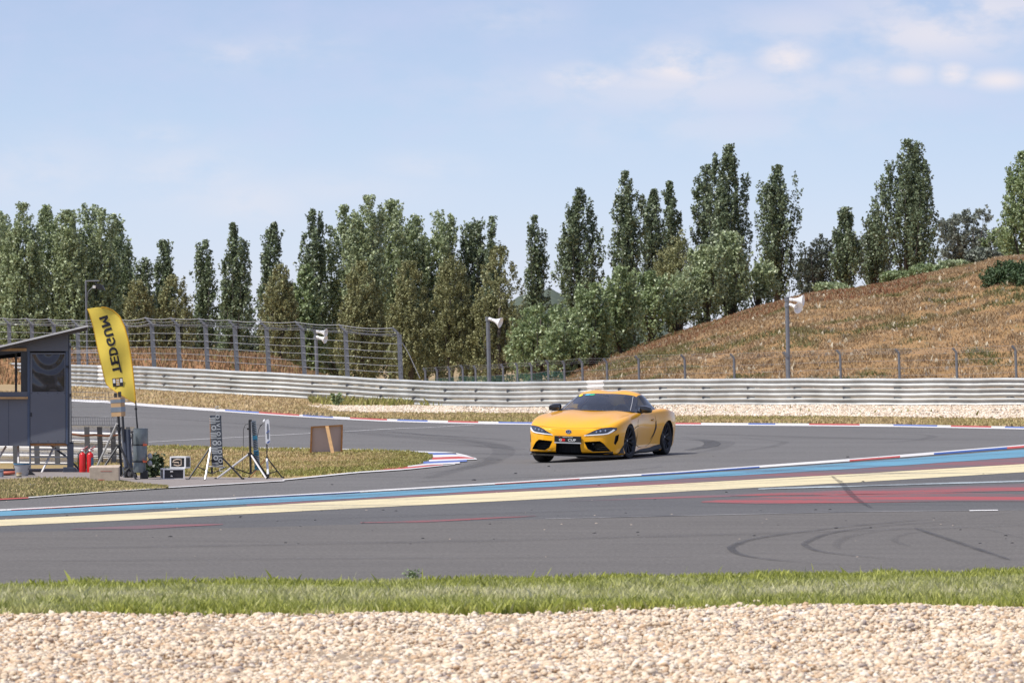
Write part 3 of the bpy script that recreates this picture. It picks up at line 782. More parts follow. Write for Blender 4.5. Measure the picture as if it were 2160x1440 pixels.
# ------------------------------------------------------------ trees
KIND = {
 'poplar': M_leaf('dark poplar leaves', (0.040, 0.062, 0.030), (0.31, 0.38, 0.21), trans=0.18, spec=0.6, rough=0.42, clump=1.6),
 'silver': M_leaf('silvery poplar leaves', (0.095, 0.135, 0.048), (0.56, 0.64, 0.36), trans=0.22, spec=0.7, rough=0.42, clump=1.2),
 'olive':  M_leaf('olive brown foliage', (0.095, 0.105, 0.038), (0.44, 0.44, 0.21), trans=0.15, spec=0.4, clump=1.3),
 'lush':   M_leaf('fresh green leaves', (0.075, 0.13, 0.035), (0.46, 0.55, 0.27), trans=0.25, spec=0.8, rough=0.45, clump=1.2),
 'grey':   M_leaf('hazed grey green foliage', (0.085, 0.10, 0.085), (0.30, 0.335, 0.255), trans=0.2, spec=0.5, clump=0.8),  # greyed leaf colour stands in for distance haze on the far round trees
 'dull':   M_leaf('dull dark foliage', (0.04, 0.052, 0.042), (0.15, 0.175, 0.12), trans=0.15, spec=0.4, clump=0.8),  # dulled to stand in for haze on one round tree; undergrowth shares it
 'broom':  M_leaf('dark broom stems', (0.035, 0.065, 0.028), (0.11, 0.17, 0.07), trans=0.1, spec=0.3, clump=1.2)}

def leaf_mesh(name, C, size, r, mat, parent, cval=None):
    """C (n,3) leaf centres -> one small folded quad each, randomly turned"""
    n = len(C)
    nrm = r.normal(size=(n, 3)); nrm[:, 2] = np.abs(nrm[:, 2])*.8+.15; nrm /= np.linalg.norm(nrm, axis=1)[:, None]
    t = r.normal(size=(n, 3)); u = np.cross(nrm, t); u /= np.linalg.norm(u, axis=1)[:, None]; w = np.cross(nrm, u)
    s = size*r.uniform(.6, 1.35, n)[:, None]
    V = np.stack([C-u*s*.6, C-w*s*.42+nrm*s*.08, C+u*s*.6, C+w*s*.42+nrm*s*.08], 1)
    Fc = np.arange(n*4).reshape(n, 4)
    return bulk(name, V.reshape(-1, 3), Fc, mat, parent, attr=r.uniform(0, 1, n))

def tree(px, top, wpx, base, v, kind, shape, label, seed, n=None, group='trees beyond the track', lsz=None, cat='tree', name='tree', zb=None):
    r = np.random.RandomState(seed)
    s = F/v; wpx = wpx*{'poplar': 1.16, 'birch': 1.2, 'cone': 1.34}.get(shape, 1.08)
    x0 = (px-1080)/s; zt = H-(top-720)/s; z0 = H-(base-720)/s if zb is None else zb
    Ht = zt-z0; W = wpx/s/2
    root = thing(name, label, cat, (x0, v, z0), group=group)
    mb = MB()
    lsz = lsz or {'olive': .085, 'broom': .085}.get(kind, .12)
    # lobes: (ox, oy, z_bottom, z_top, radius); leafy shoots grow out of each lobe
    lobes = []
    U = r.uniform
    if shape == 'poplar':
        lobes.append((U(-.1, .1)*W, 0, .03*Ht, Ht, .46*W))
        lobes.append((U(-.3, .3)*W, U(-.2, .2)*W, .1*Ht, Ht*U(.9, .97), .30*W))
        K = int(U(5, 8))
        for k in range(K):
            a = k*2*math.pi/K+U(-.4, .4); q = W*U(.32, .66)
            lobes.append((math.cos(a)*q, math.sin(a)*q, Ht*U(.0, .30), Ht*(1-U(.10, .85)*(q/W)), W*U(.24, .38)))
        lean, dens, sl = .22, 26, (.5, 1.1)
    elif shape == 'birch':
        lobes.append((U(-.15, .15)*W, 0, .0, Ht, .55*W))
        K = int(U(7, 11))
        for k in range(K):
            a = k*2*math.pi/K+U(-.4, .4); q = W*U(.30, .72)
            lobes.append((math.cos(a)*q, math.sin(a)*q, Ht*U(.0, .35), Ht*(1-U(.04, .62)*(q/W)), W*U(.26, .44)))
        lean, dens, sl = .55, 26, (.45, .95)
    elif shape == 'cone':
        lobes.append((0, 0, .0, Ht, .80*W))
        for k in range(int(U(5, 9))):
            a = U(0, 6.28); q = W*U(.25, .55)
            lobes.append((math.cos(a)*q, math.sin(a)*q, Ht*U(.0, .3), Ht*(1-U(.08, .55)), W*U(.36, .52)))
        lean, dens, sl = .45, 34, (.25, .6)
    else:
        K = int(np.clip(W*Ht*.9, 9, 22))
        for k in range(K):
            t = U(0, .55); a = U(0, 6.28); q = W*math.sqrt(U(.0, .75)); top_ = Ht*(1-.5*(q/W)**2*U(.5, 1.2))
            lobes.append((math.cos(a)*q, math.sin(a)*q*.9, Ht*t*.6, top_*(1 if k == 0 else U(.72, 1.0)), W*U(.30, .50)))
        lean, dens, sl = .75, 26, (.3, .7)
    th_ = .028*Ht**.8+.05
    mb.tube([(0, 0, -.3), (U(-.1, .1), 0, Ht*.3), (U(-.1, .1), 0, Ht*.72)], [th_, th_*.65, .02], 7)
    for (ox, oy, zb_, zt_, rd) in lobes[1:]:
        mb.tube([(0, 0, Ht*.06), (ox*.7, oy*.7, zb_+(zt_-zb_)*.3), (ox, oy, zb_+(zt_-zb_)*.8)], [.05, .035, .012], 5)
    vols = np.array([(l[3]-l[2])*l[4]**1.5 for l in lobes]); vols /= vols.sum()
    ntot = n or int(np.clip(W*Ht*({'cone': 2300, 'poplar': 1120}.get(shape, 1300)), 5000, 26000))
    nsh = ntot//dens
    C = []
    for l, w_ in zip(lobes, vols):
        m = max(6, int(nsh*w_)); ox, oy, zb_, zt_, rd = l; hh_ = zt_-zb_
        t = r.beta(1.15, 1.0, m)
        if shape == 'cone': prof = np.minimum(1, .45+t/.2)*np.clip(1-(np.maximum(t-.28, 0)/.74)**1.5, 0, 1)**.6
        elif shape == 'bush': prof = np.sqrt(np.clip(1-((t-.45)/.58)**2, .02, 1))
        else: prof = np.minimum(1, .35+t/.35)*np.clip(1-np.maximum(t-.40, 0)/.62, 0, 1)**.75
        a = r.uniform(0, 2*np.pi, m); q = np.sqrt(r.uniform(.12, 1.0, m))*prof*rd
        p0 = np.stack([ox+np.cos(a)*q, oy+np.sin(a)*q, zb_+t*hh_*.985], 1)
        out = np.stack([np.cos(a), np.sin(a), np.zeros(m)], 1)
        d = out*lean*r.uniform(.2, 1.2, (m, 1))+r.normal(size=(m, 3))*.16; d[:, 2] = 1.0 if shape != 'bush' else r.uniform(.2, 1.0, m)
        d /= np.linalg.norm(d, axis=1)[:, None]
        L = r.uniform(sl[0], sl[1], m)*(1.05-.35*t)
        L = np.minimum(L, np.maximum(.12, (Ht*1.0-p0[:, 2])/np.maximum(d[:, 2], .3)+.05))
        k = int(dens)
        u = r.uniform(0, 1, (m, k))**.9
        sg = .085 if shape != 'cone' else .06
        pts = p0[:, None]+d[:, None]*(L[:, None]*u)[..., None]+np.clip(r.normal(size=(m, k, 3)), -1.6, 1.6)*(sg*(1.15-.6*u))[..., None]
        C.append(pts.reshape(-1, 3))
    C = np.concatenate(C); C = C[C[:, 2] > .02]
    leaf_mesh('crown', C, lsz, r, KIND[kind], root)
    mb.build('trunk', MT['bark'], root, smooth=True)
    return root
# --- the tree line, px of the axis, top, width, base, distance
GP = 'poplars of the tree line'; GS = 'silver green trees of the tree line'; GO = 'olive brown conical trees'
T = [
 # left silvery group
 (-5, 447, 110, 800, 305, 'silver', 'birch', 'silvery green tree cut by the left edge of the picture', GS),
 (45, 430, 110, 800, 300, 'silver', 'birch', 'tall silvery tree above the left end of the shed roof', GS),
 (100, 436, 105, 800, 306, 'silver', 'birch', 'silvery tree above the middle of the shed roof', GS),
 (150, 446, 95, 800, 300, 'silver', 'birch', 'silvery tree just left of the tall spiky one above the shed', GS),
 (182, 432, 75, 800, 304, 'silver', 'birch', 'spiky topped silvery tree right above the floodlight mast', GS),
 (217, 443, 65, 800, 301, 'silver', 'birch', 'narrow silvery tree between floodlight mast and yellow feather flag', GS),
 (248, 455, 62, 800, 306, 'silver', 'birch', 'narrow silvery tree at the right end of the left group', GS),
 (274, 515, 60, 800, 303, 'poplar', 'poplar', 'short dark poplar beside the right end of the silvery left group', GP),
 (303, 545, 55, 800, 300, 'poplar', 'poplar', 'small dark poplar behind the leftmost brown conical tree', GP),
 (346, 510, 62, 800, 302, 'poplar', 'poplar', 'lone slender poplar with a finger-like tip left of the wide sky gap', GP),
 (432, 510, 66, 800, 302, 'poplar', 'poplar', 'dark poplar with forked top, left of the taller dense one', GP),
 (492, 474, 76, 800, 300, 'poplar', 'poplar', 'dense dark poplar at the left side of the narrow sky gap', GP),
 (575, 472, 78, 800, 304, 'poplar', 'poplar', 'poplar with a broad fan top at the right side of the narrow sky gap', GP),
 (663, 444, 78, 800, 303, 'poplar', 'poplar', 'tall thin poplar left of the big silvery clump', GP),
 (728, 436, 85, 800, 304, 'silver', 'birch', 'left tree of the big silvery clump', GS),
 (778, 415, 90, 800, 300, 'silver', 'birch', 'tallest tree of the big silvery clump', GS),
 (828, 424, 96, 800, 304, 'silver', 'birch', 'full silvery tree right of the tallest one in the big clump', GS),
 (870, 455, 80, 800, 306, 'silver', 'birch', 'lower right shoulder tree of the big silvery clump', GS),
 (925, 447, 84, 800, 305, 'silver', 'birch', 'loose airy silvery tree standing apart right of the big clump', GS),
 (1000, 462, 76, 800, 306, 'poplar', 'birch', 'grey green poplar left of the twin topped one', GP),
 (1040, 460, 56, 800, 304, 'poplar', 'poplar', 'twin topped poplar behind the right conical tree', GP),
 (1130, 458, 62, 800, 302, 'poplar', 'poplar', 'solitary thin poplar with two prongs right of the conical trees', GP),
 (1222, 400, 100, 720, 300, 'poplar', 'poplar', 'tall open poplar above the bonnet of the yellow car', GP),
 (1322, 363, 86, 700, 300, 'poplar', 'poplar', 'tall narrow poplar with a blunt round top', GP),
 (1378, 402, 62, 690, 303, 'poplar', 'poplar', 'thin poplar between the blunt topped one and the short pointed one', GP),
 (1416, 386, 60, 690, 305, 'poplar', 'poplar', 'short pointed poplar left of the tallest group', GP),
 (1492, 350, 62, 680, 306, 'poplar', 'poplar', 'left companion of the tallest middle poplar', GP),
 (1535, 308, 104, 670, 301, 'poplar', 'poplar', 'tallest poplar of the middle of the line with feathery top', GP),
 (1640, 352, 106, 650, 300, 'poplar', 'poplar', 'tall poplar left above the twin loudspeaker pole', GP),
 (1785, 440, 88, 640, 300, 'poplar', 'poplar', 'squat dark poplar left of the biggest tree', GP),
 (1912, 297, 160, 620, 298, 'poplar', 'poplar', 'biggest dark full poplar on the hill crest at the right', GP),
 (1845, 450, 60, 620, 303, 'poplar', 'poplar', 'low poplar tucked against the left flank of the biggest tree', GP),
 (2158, 322, 100, 600, 296, 'lush', 'birch', 'light green loose tree cut by the right edge of the picture', 'trees on the hill crest'),
 (2118, 470, 70, 590, 300, 'lush', 'bush', 'small light green tree beside the right edge tree', 'trees on the hill crest'),
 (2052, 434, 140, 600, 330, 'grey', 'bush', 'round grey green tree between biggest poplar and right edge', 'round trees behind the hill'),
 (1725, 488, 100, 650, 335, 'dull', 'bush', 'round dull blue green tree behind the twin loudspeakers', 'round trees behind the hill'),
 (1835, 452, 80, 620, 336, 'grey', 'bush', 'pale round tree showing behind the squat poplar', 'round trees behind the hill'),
 (-72, 440, 105, 800, 302, 'silver', 'birch', 'silvery tree beyond the left edge of the picture, nearest to it', GS),
 (-145, 436, 105, 800, 305, 'silver', 'birch', 'silvery tree well beyond the left edge of the picture', GS),
 (-215, 450, 100, 800, 301, 'silver', 'birch', 'outermost silvery tree far beyond the left edge of the picture', GS),
 # olive brown cones in front
 (290, 592, 72, 810, 285, 'olive', 'cone', 'leftmost brown conical tree, just right of the yellow flag', GO),
 (368, 582, 86, 810, 286, 'olive', 'cone', 'light brown conical tree, second from the left', GO),
 (592, 560, 84, 815, 284, 'olive', 'cone', 'brown conical tree right of the narrow sky gap', GO),
 (645, 560, 70, 815, 290, 'lush', 'cone', 'greener conical tree behind the wire fence pole with speakers', GO),
 (762, 553, 100, 815, 284, 'olive', 'cone', 'conical tree behind the last spans of the cable fence', GO),
 (865, 553, 104, 815, 283, 'olive', 'cone', 'conical tree right behind the last cable fence post', GO),
 (952, 542, 110, 818, 283, 'olive', 'cone', 'broad conical tree left of the single loudspeaker pole', GO),
 (1052, 522, 124, 818, 282, 'olive', 'cone', 'broadest and tallest conical tree, behind the single loudspeaker', GO),
 (1435, 462, 112, 700, 292, 'olive', 'bush', 'olive brown round crowned tree among the poplars', 'leafy trees at the hill foot'),
 # fresh green trees and saplings at the hill's left foot
 (1138, 592, 100, 815, 276, 'lush', 'bush', 'fresh green leafy tree right of the broadest cone', 'leafy trees at the hill foot'),
 (1195, 640, 90, 810, 272, 'lush', 'bush', 'low green bush above the nose of the yellow car', 'leafy trees at the hill foot'),
 (1248, 600, 90, 790, 278, 'lush', 'birch', 'green bush under the tall open poplar', 'leafy trees at the hill foot'),
 (1310, 566, 96, 760, 280, 'lush', 'birch', 'bright green bush under the blunt topped poplar', 'leafy trees at the hill foot'),
 (1372, 575, 92, 735, 284, 'lush', 'birch', 'green bush under the thin middle poplars', 'leafy trees at the hill foot'),
 (1428, 560, 90, 715, 286, 'silver', 'bush', 'silvery bush below the olive round crown', 'leafy trees at the hill foot'),
 (1486, 520, 96, 700, 288, 'silver', 'birch', 'silvery bush under the left companion poplar', 'leafy trees at the hill foot'),
 (1545, 492, 100, 690, 290, 'silver', 'birch', 'silvery bush under the tallest middle poplar', 'leafy trees at the hill foot'),
 (1598, 540, 84, 665, 292, 'silver', 'bush', 'silvery bush left of the tall poplar by the loudspeakers', 'leafy trees at the hill foot'),
 (1945, 560, 60, 600, 290, 'lush', 'bush', 'pale sapling bush right of the foot of the biggest tree', 'saplings on the hill crest'),
 (1890, 575, 40, 605, 288, 'lush', 'bush', 'small sapling in front of the biggest tree', 'saplings on the hill crest'),
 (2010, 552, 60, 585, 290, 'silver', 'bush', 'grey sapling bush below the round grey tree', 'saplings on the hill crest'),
 (1750, 600, 60, 630, 290, 'silver', 'bush', 'low silvery sapling below the squat poplar', 'saplings on the hill crest'),
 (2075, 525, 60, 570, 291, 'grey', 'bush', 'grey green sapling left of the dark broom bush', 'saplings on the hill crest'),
]
seed = 100
for (px, top, w, base, v, kind, shape, label, grp) in T:
    seed += 1
    tree(px, top, w, base, v, kind, shape, label, seed, group=grp, name='leafy_tree' if 'bush' in label else {'poplar': 'poplar_tree', 'birch': 'poplar_tree', 'cone': 'conical_tree', 'bush': 'leafy_tree'}[shape],
         cat='bush' if ' bush' in label else 'tree')
ORD = 'first second third fourth fifth sixth seventh eighth ninth tenth eleventh twelfth thirteenth fourteenth fifteenth sixteenth seventeenth eighteenth nineteenth twentieth twenty-first twenty-second twenty-third'.split()
# second row that closes the foot of the line
rr = random.Random(3)
for i, px in enumerate(list(range(-20, 1300, 62))):
    if 505 < px < 560: top = 700
    else: top = rr.uniform(575, 645)
    seed += 1
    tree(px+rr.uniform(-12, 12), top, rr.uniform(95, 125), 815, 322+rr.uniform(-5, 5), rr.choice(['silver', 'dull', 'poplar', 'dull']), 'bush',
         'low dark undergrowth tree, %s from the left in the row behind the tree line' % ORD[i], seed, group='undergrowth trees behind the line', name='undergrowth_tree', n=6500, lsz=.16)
# dark broom bush on the slope at the right edge
tree(2135, 552, 120, 628, 262, 'broom', 'bush', 'dark green broom bush on the brown slope at the right edge', 900, group='bushes on the slope', name='broom_bush', cat='bush', n=16000, lsz=.09)
tree(2185, 545, 110, 640, 264, 'broom', 'bush', 'dark green broom bush mostly cut by the right edge', 901, group='bushes on the slope', name='broom_bush', cat='bush', n=9000, lsz=.09)
# far wooded rise peeping through beside the tall open poplar
def far_rise():
    X = np.linspace(700, 1500, 60); P = []
    for v, k in ((1400, 0), (1500, .8), (1600, 1), (1800, .7)):
        z = np.interp(X, [700, 900, 1050, 1160, 1250, 1400, 1500], [2, 8, 13, 17.5, 13, 8, 2])*k+(vnoise(X, X*0, 12, 61)-.5)*1.5*k
        P.append([(a, v, c) for a, c in zip((X-1080)*v/F, z)])
    mb = MB(); mb.grid(P); tag(mb.build('far_hill', M_blend('far wooded rise', [(.3, (.06, .08, .06)), (.7, (.12, .14, .10))], .08), smooth=True), kind='structure')
far_rise()
# weeds by the galvanised drums and a dock plant at the barrier
def weed(name, px, py, w, h, mat, label, seed, n=700, lsz=.05, cat='weed', group=None):
    r = np.random.RandomState(seed); p = g1(px, py); s = F/p.y
    root = thing(name, label, cat, p, group=group)
    W = w/s/2; Hh = h/s; mb = MB(); C = []
    for k in range(9):
        a = r.uniform(0, 2*np.pi); q = r.uniform(.2, 1)
        e = np.array([math.cos(a)*W*q, math.sin(a)*W*q*.6, Hh*r.uniform(.55, 1)])
        mb.tube([(0, 0, 0), tuple(e*np.array([.4, .4, .6])), tuple(e)], [.007, .005, .003], 4)
        t = r.uniform(.25, 1.05, n//9)[:, None]
        C.append(e*t*np.array([1, 1, 1])+r.normal(size=(n//9, 3))*.028)
    leaf_mesh('foliage', np.concatenate(C), lsz, r, mat, root); mb.build('stem', MT['bark'], root)
MWD = M_leaf('weed leaves', (0.015, 0.03, 0.012), (0.09, 0.13, 0.05), trans=.15)
weed('weed_plant', 336, 1004, 46, 44, MWD, 'dark tall weed between the zinc tubes and the flight cases', 1, n=1300, lsz=.06)
weed('weed_plant', 318, 1008, 30, 30, MWD, 'low dark weed at the foot of the zinc tubes', 2)
weed('weed_plant', 355, 1010, 34, 20, KIND['lush'], 'pale flowering weed in front of the flight cases', 3)
weed('weed_plant', 708, 857, 26, 26, KIND['lush'], 'green leafy weed at the barrier where the gravel bed begins', 4, n=900, lsz=.07)
weed('weed_plant', 1134, 858, 16, 40, KIND['lush'], 'thin yellow flowered weed in front of the barrier left of the car', 5, n=120, lsz=.05)
weed('weed_plant', 868, 1228, 26, 24, KIND['lush'], 'tall green weed sticking out of the near grass strip', 6, n=260, lsz=.02)
# ------------------------------------------------------------ placing by what the photo shows
class At:
    """local frame of a thing standing at world distance v; P() gives the local point seen at a pixel"""
    def __init__(s, name, label, cat, px, py, v=None, group=None, rot=0.0):
        if v is None: s.o = g1(px, py)
        else: s.o = Vector(((px-1080)*v/F, v, H-(py-720)*v/F))
        s.rot = rot
        s.root = thing(name, label, cat, s.o, (0, 0, rot), group) if name else None
        s.s = F/s.o.y
    def P(s, px, py, dy=0.0):
        v = s.o.y+dy
        w = Vector(((px-1080)*v/F-s.o.x, dy, H-(py-720)*v/F-s.o.z))
        if s.rot: w = Matrix.Rotation(-s.rot, 3, 'Z') @ w
        return w

def text_mb(mb, txt, org, ex, ey, size, depth=0.0, mi=0, stretch=1.0):
    """lettering laid from org along ex (line direction) with ey up; size = cap height"""
    cu = bpy.data.curves.new('t', 'FONT'); cu.body = txt; cu.size = 1; cu.offset = 0.018; cu.align_x = 'CENTER'; cu.align_y = 'CENTER'; cu.resolution_u = 3
    ob = bpy.data.objects.new('t', cu); COL.objects.link(ob)
    dg = bpy.context.evaluated_depsgraph_get(); me = bpy.data.meshes.new_from_object(ob.evaluated_get(dg))
    vs = [v.co.copy() for v in me.vertices]; fs = [list(p.vertices) for p in me.polygons]
    bpy.data.objects.remove(ob); bpy.data.curves.remove(cu)
    if not vs: return
    y0 = min(v.y for v in vs); y1 = max(v.y for v in vs); x0 = min(v.x for v in vs); x1 = max(v.x for v in vs)
    k = size/0.69
    ex, ey, org = Vector(ex).normalized(), Vector(ey).normalized(), Vector(org)
    mb.add([org+ex*((v.x-(x0+x1)/2)*k*stretch)+ey*((v.y-(y0+y1)/2)*k) for v in vs], fs, mi)
    bpy.data.meshes.remove(me)

# ------------------------------------------------------------ far barrier: three W beams on posts
def bar_pt(px):
    v = float(np.interp(px, bx_, bv_)); return Vector(((px-1080)*v/F, v, float(np.interp(px, bx_, bh_))))
BARX = np.array([b[0] for b in BAR if b[0] >= -300], float)
def far_barrier():
    root = thing('guard_rail', 'long grey and white triple guard rail curving behind the far track', 'guard rail', (0, 195, 0))
    X = np.linspace(-300, 2700, 260)
    # smooth the plan line
    v = np.interp(X, bx_, bv_); h = np.interp(X, bx_, bh_)
    k = np.ones(15)/15; vp = np.pad(v, 7, 'edge'); hp = np.pad(h, 7, 'edge')
    v = np.convolve(vp, k, 'valid'); h = np.convolve(hp, k, 'valid')
    C_ = np.stack([(X-1080)*v/F, v, h], 1)
    T_ = np.gradient(C_[:, :2], axis=0); T_ /= np.linalg.norm(T_, axis=1)[:, None]
    N_ = np.stack([T_[:, 1], -T_[:, 0]], 1)     # towards the track
    prof = [(0, .31), (.03, .303), (.088, .250), (.072, .222), (.026, .186), (.004, .172), (.0, .160), (.03, .142), (.088, .082), (.070, .050), (.022, .006), (0, 0)]
    wr = random.Random(2)
    def beam(z0, xa, xb, mat, name='beam', push=0.0):
        idx = [i for i in range(len(X)) if xa <= X[i] <= xb]; P = []
        for i in idx:
            wob = math.sin(X[i]*.09)*.006+math.sin(X[i]*.31+z0*9)*.004
            P.append([(C_[i, 0]+N_[i, 0]*(d+wob+push), C_[i, 1]-195+N_[i, 1]*(d+wob+push), C_[i, 2]+z0+z+math.sin(X[i]*.045+z0)*.006) for d, z in prof])
        mb = MB(); mb.grid(P); return mb.build(name, mat, root, smooth=False)
    for z0 in (-.03, .30, .63): beam(z0, -300, 2700, MT['galv'])
    for xa, xb in ((1236, 1286), (200, 232)):
        for z0 in (.30, .63): tag(beam(z0, xa, xb, MT['rail_white'], 'painted_beam', .005), 'white painted stretch of the guard rail')
    # posts and bolts
    L = np.concatenate([[0], np.cumsum(np.linalg.norm(np.diff(C_, axis=0), axis=1))])
    for d in np.arange(1, L[-1], 2.0):
        p = [np.interp(d, L, C_[:, q]) for q in range(3)]; n = [np.interp(d, L, N_[:, q]) for q in range(2)]
        px = 1080+p[0]*F/p[1]
        if px < -30 or px > 2190: continue
        mb = MB(); x, y = p[0]-n[0]*.10, p[1]-195-n[1]*.10
        mb.box(x-.05, x+.05, y-.06, y+.06, p[2]-.3, p[2]+.93)
        for z0 in (.285, .615): mb.box(x-.13+n[0]*.15, x+.13+n[0]*.15, y-.06, y+.06, p[2]+z0-.018, p[2]+z0+.014)
        mb.build('post', MT['shed_dark'], root)
far_barrier()

# ------------------------------------------------------------ cable fence on the left, behind the barrier
def cable_fence():
    base = [(-40, 762, 262), (22, 763, 253), (70, 764, 248), (118, 765, 243), (168, 766, 236), (222, 766, 228), (272, 767, 222), (328, 768, 217), (382, 769, 215), (441, 772, 214), (503, 776, 213), (570, 780, 212), (645, 786, 211), (735, 791, 209.5), (847, 797, 206.5)]
    topy = [680, 682, 683, 684, 686, 687, 686, 683, 684, 685, 688, 691, 692, 698, 705]
    dx = [-2, -2, -2, -3, -3, -4, -4, -5, -5, -5, -5, -5, -5, -4, -3]
    root = thing('cable_fence', 'tall grey catch fence of cranked posts and sagging cables on the left', 'fence', (0, 212, 0))
    tops = []; bots = []; tips = []
    for (px, py, v), ty, d in zip(base, topy, dx):
        v2 = v+.5; f = lambda a, b: Vector(((a-1080)*v2/F, v2-212, H-(b-720)*v2/F))
        b0 = f(px, py); t0 = f(px+d*1.6, ty); tip = f(px+d*1.6-14*213/v, ty-13*213/v)
        gz = float(hgt(b0.x, v2)); b1 = Vector((b0.x+.02, b0.y, gz-.2))
        mb = MB()
        for (p, q, w) in ((b1, t0, .085), (t0, tip, .07)):
            dd = (q-p).normalized(); sx = Vector((1, 0, 0))*w; sy = Vector((0, 1, 0))*w*.8
            if abs(dd.x) > .5: sx = Vector((0, 0, 1))*w*.8
            mb.add([p-sx-sy, p+sx-sy, p+sx+sy, p-sx+sy, q-sx-sy, q+sx-sy, q+sx+sy, q-sx+sy], [(0,1,2,3),(4,5,6,7),(0,1,5,4),(1,2,6,5),(2,3,7,6),(3,0,4,7)])
        mb.build('post', MT['galv_post'], root)
        tops.append(t0); bots.append(b0); tips.append(tip)
    def cable(pts, sag, r=.014):
        Q = []
        for a, b in zip(pts[:-1], pts[1:]):
            for k in range(6):
                t = k/6; q = a.lerp(b, t); q.z -= sag*3.2*t*(1-t)*min(1, (b-a).length/3)*(1 if q.x > -16 else .5); q.y -= .1; Q.append(q)
        Q.append(pts[-1]+Vector((0, -.1, 0)))
        mb = MB(); mb.tube(Q, r, 4); mb.build('cable', MT['wire'], root)
    cable(tips, .09, .018); cable([t.lerp(p, .12) for t, p in zip(tops, tips)], .10, .016)
    cable([t.lerp(p, .5) for t, p in zip(tops, tips)], .08, .011)
    for k in (.03, .22, .40, .56, .72, .87): cable([t.lerp(b, k) for t, b in zip(tops, bots)], .05 if k < .1 else .025, .013)
    # stay of the last post
    mb = MB(); v2 = 207; f = lambda a, b: Vector(((a-1080)*v2/F, v2-212, H-(b-720)*v2/F))
    mb.tube([f(848, 722), f(862, 745), f(886, 798)], .02, 4); mb.build('stay_cable', MT['wire'], root)
cable_fence()

# ------------------------------------------------------------ low fence with cranked posts along the hill
def low_fence():
    pts = [(898, 783, 262), (923, 782, 260), (949, 780, 258), (977, 777, 256), (1004, 778, 254), (1033, 777, 253), (1062, 775, 252), (1092, 772, 250), (1122, 772, 249), (1157, 767, 247), (1191, 768, 245), (1229, 765, 243),
           (1281, 765, 241), (1348, 759, 239), (1445, 757, 237), (1549, 755, 235), (1660, 752, 233), (1773, 747, 231), (1897, 745, 229), (2018, 743, 227), (2143, 738, 226), (2270, 735, 225)]
    root = thing('perimeter_fence', 'low wire fence with cranked posts running along the foot of the hill', 'fence', (0, 240, 0))
    T_ = []
    for i, (px, py, v) in enumerate(pts):
        f = lambda a, b: Vector(((a-1080)*v/F, v-240, H-(b-720)*v/F))
        t0 = f(px-1, py); b0 = f(px+1, py+62); tip = f(px-(9 if px > 1200 else 6), py-(9 if px > 1200 else 7))
        mb = MB(); mb.tube([b0, t0], .055 if px > 1200 else .05, 6); mb.tube([t0, tip], .05, 6); mb.build('post', MT['galv_post'], root)
        T_.append((t0, b0, tip))
    for k in (0, .25, .5, .75):
        mb = MB(); mb.tube([a.lerp(b, k) for a, b, c in T_], .006, 4); mb.build('wire', MT['wire'], root)
    for k in (.45, 1.0): mb = MB(); mb.tube([a.lerp(c, k) for a, b, c in T_], .006, 4); mb.build('wire', MT['wire'], root)
    # green mesh between the far posts
    mb = MB()
    for i in range(10):
        (a, b, _), (a2, b2, _) = T_[i], T_[i+1]
        for k in np.linspace(.28, 1, 16): mb.tube([a.lerp(b, k), a2.lerp(b2, k)], .006, 3)
        for k in np.linspace(0, 1, 12): mb.tube([a.lerp(a2, k).lerp(b.lerp(b2, k), .28), b.lerp(b2, k)], .008, 3)
    mb.build('green_mesh', MT['greenmesh'], root)
low_fence()

# ------------------------------------------------------------ loudspeaker poles
def horn(root, c, aim, L, r0, r1, nm='horn'):
    """re-entrant horn speaker: flared bell, driver can behind"""
    q = Vector(aim).normalized().to_track_quat('Z', 'Y').to_matrix().to_4x4(); M = Matrix.Translation(c) @ q
    mb = MB(); prof = [(r0*.5, 0)]
    for t in np.linspace(0, 1, 9): prof.append((r0+(r1-r0)*t**2.1, .03+L*t))
    prof += [(r1*1.06, L+.035), (r1*.98, L+.03)]
    for t in np.linspace(1, 0.05, 6): prof.append(((r0+(r1-r0)*t**2.1)*.93, .05+L*t))
    mb.lathe(prof, 22, M=M)
    mb.lathe([(.001, L*.72), (r0*.9, L*.72), (r0*.9, L*.2), (.001, L*.2)], 14, M=M)
    h = mb.build(nm, MT['whitep'], root, smooth=True, angle=40)
    mb = MB(); mb.lathe([(.001, -.13), (r0*1.05, -.12), (r0*1.1, 0), (.001, .01)], 14, M=M); mb.build('driver_can', MT['whitep'], h, smooth=True, angle=40)
def horn_pole(label, px, top, bot, v, horns, extra=None):
    A = At('loudspeaker_pole', label, 'loudspeaker pole', px+3, bot, v, group='loudspeaker poles')
    mb = MB(); mb.tube([A.P(px+4, bot+45), A.P(px, top)], .075 if v < 215 else .07, 10); mb.tube([A.P(px, top+2), A.P(px, top-2)], .095, 10); mb.build('pole', MT['galv_post'], A.root, smooth=True, angle=40)
    for (hx, hy, aim, L, r1) in horns:
        horn(A.root, A.P(hx, hy, -.12), aim, L, .055, r1)
        mb = MB(); mb.tube([A.P(px, hy), A.P(hx, hy, -.12)], .03, 6); mb.tube([A.P(px, hy-3), A.P(px, hy+3)], .095, 10); mb.build('bracket', MT['galv_post'], A.root)
    if extra: extra(A)
def ex(A):
    mb = MB(); mb.tube([A.P(1662, 753, -.1), A.P(1653, 742, -.1)], .045, 6); mb.build('side_bracket', MT['galv_post'], A.root)
    mb = MB(); mb.tube([A.P(1664, 627), A.P(1666, 612)], .012, 5); mb.build('antenna', MT['black'], A.root)
horn_pole('grey pole with two white horn loudspeakers in front of the brown hillside', 1660, 628, 794, 200, [(1672, 632, (.93, -.25, -.06), .36, .21), (1671, 644, (.62, -.70, -.28), .30, .21)], ex)
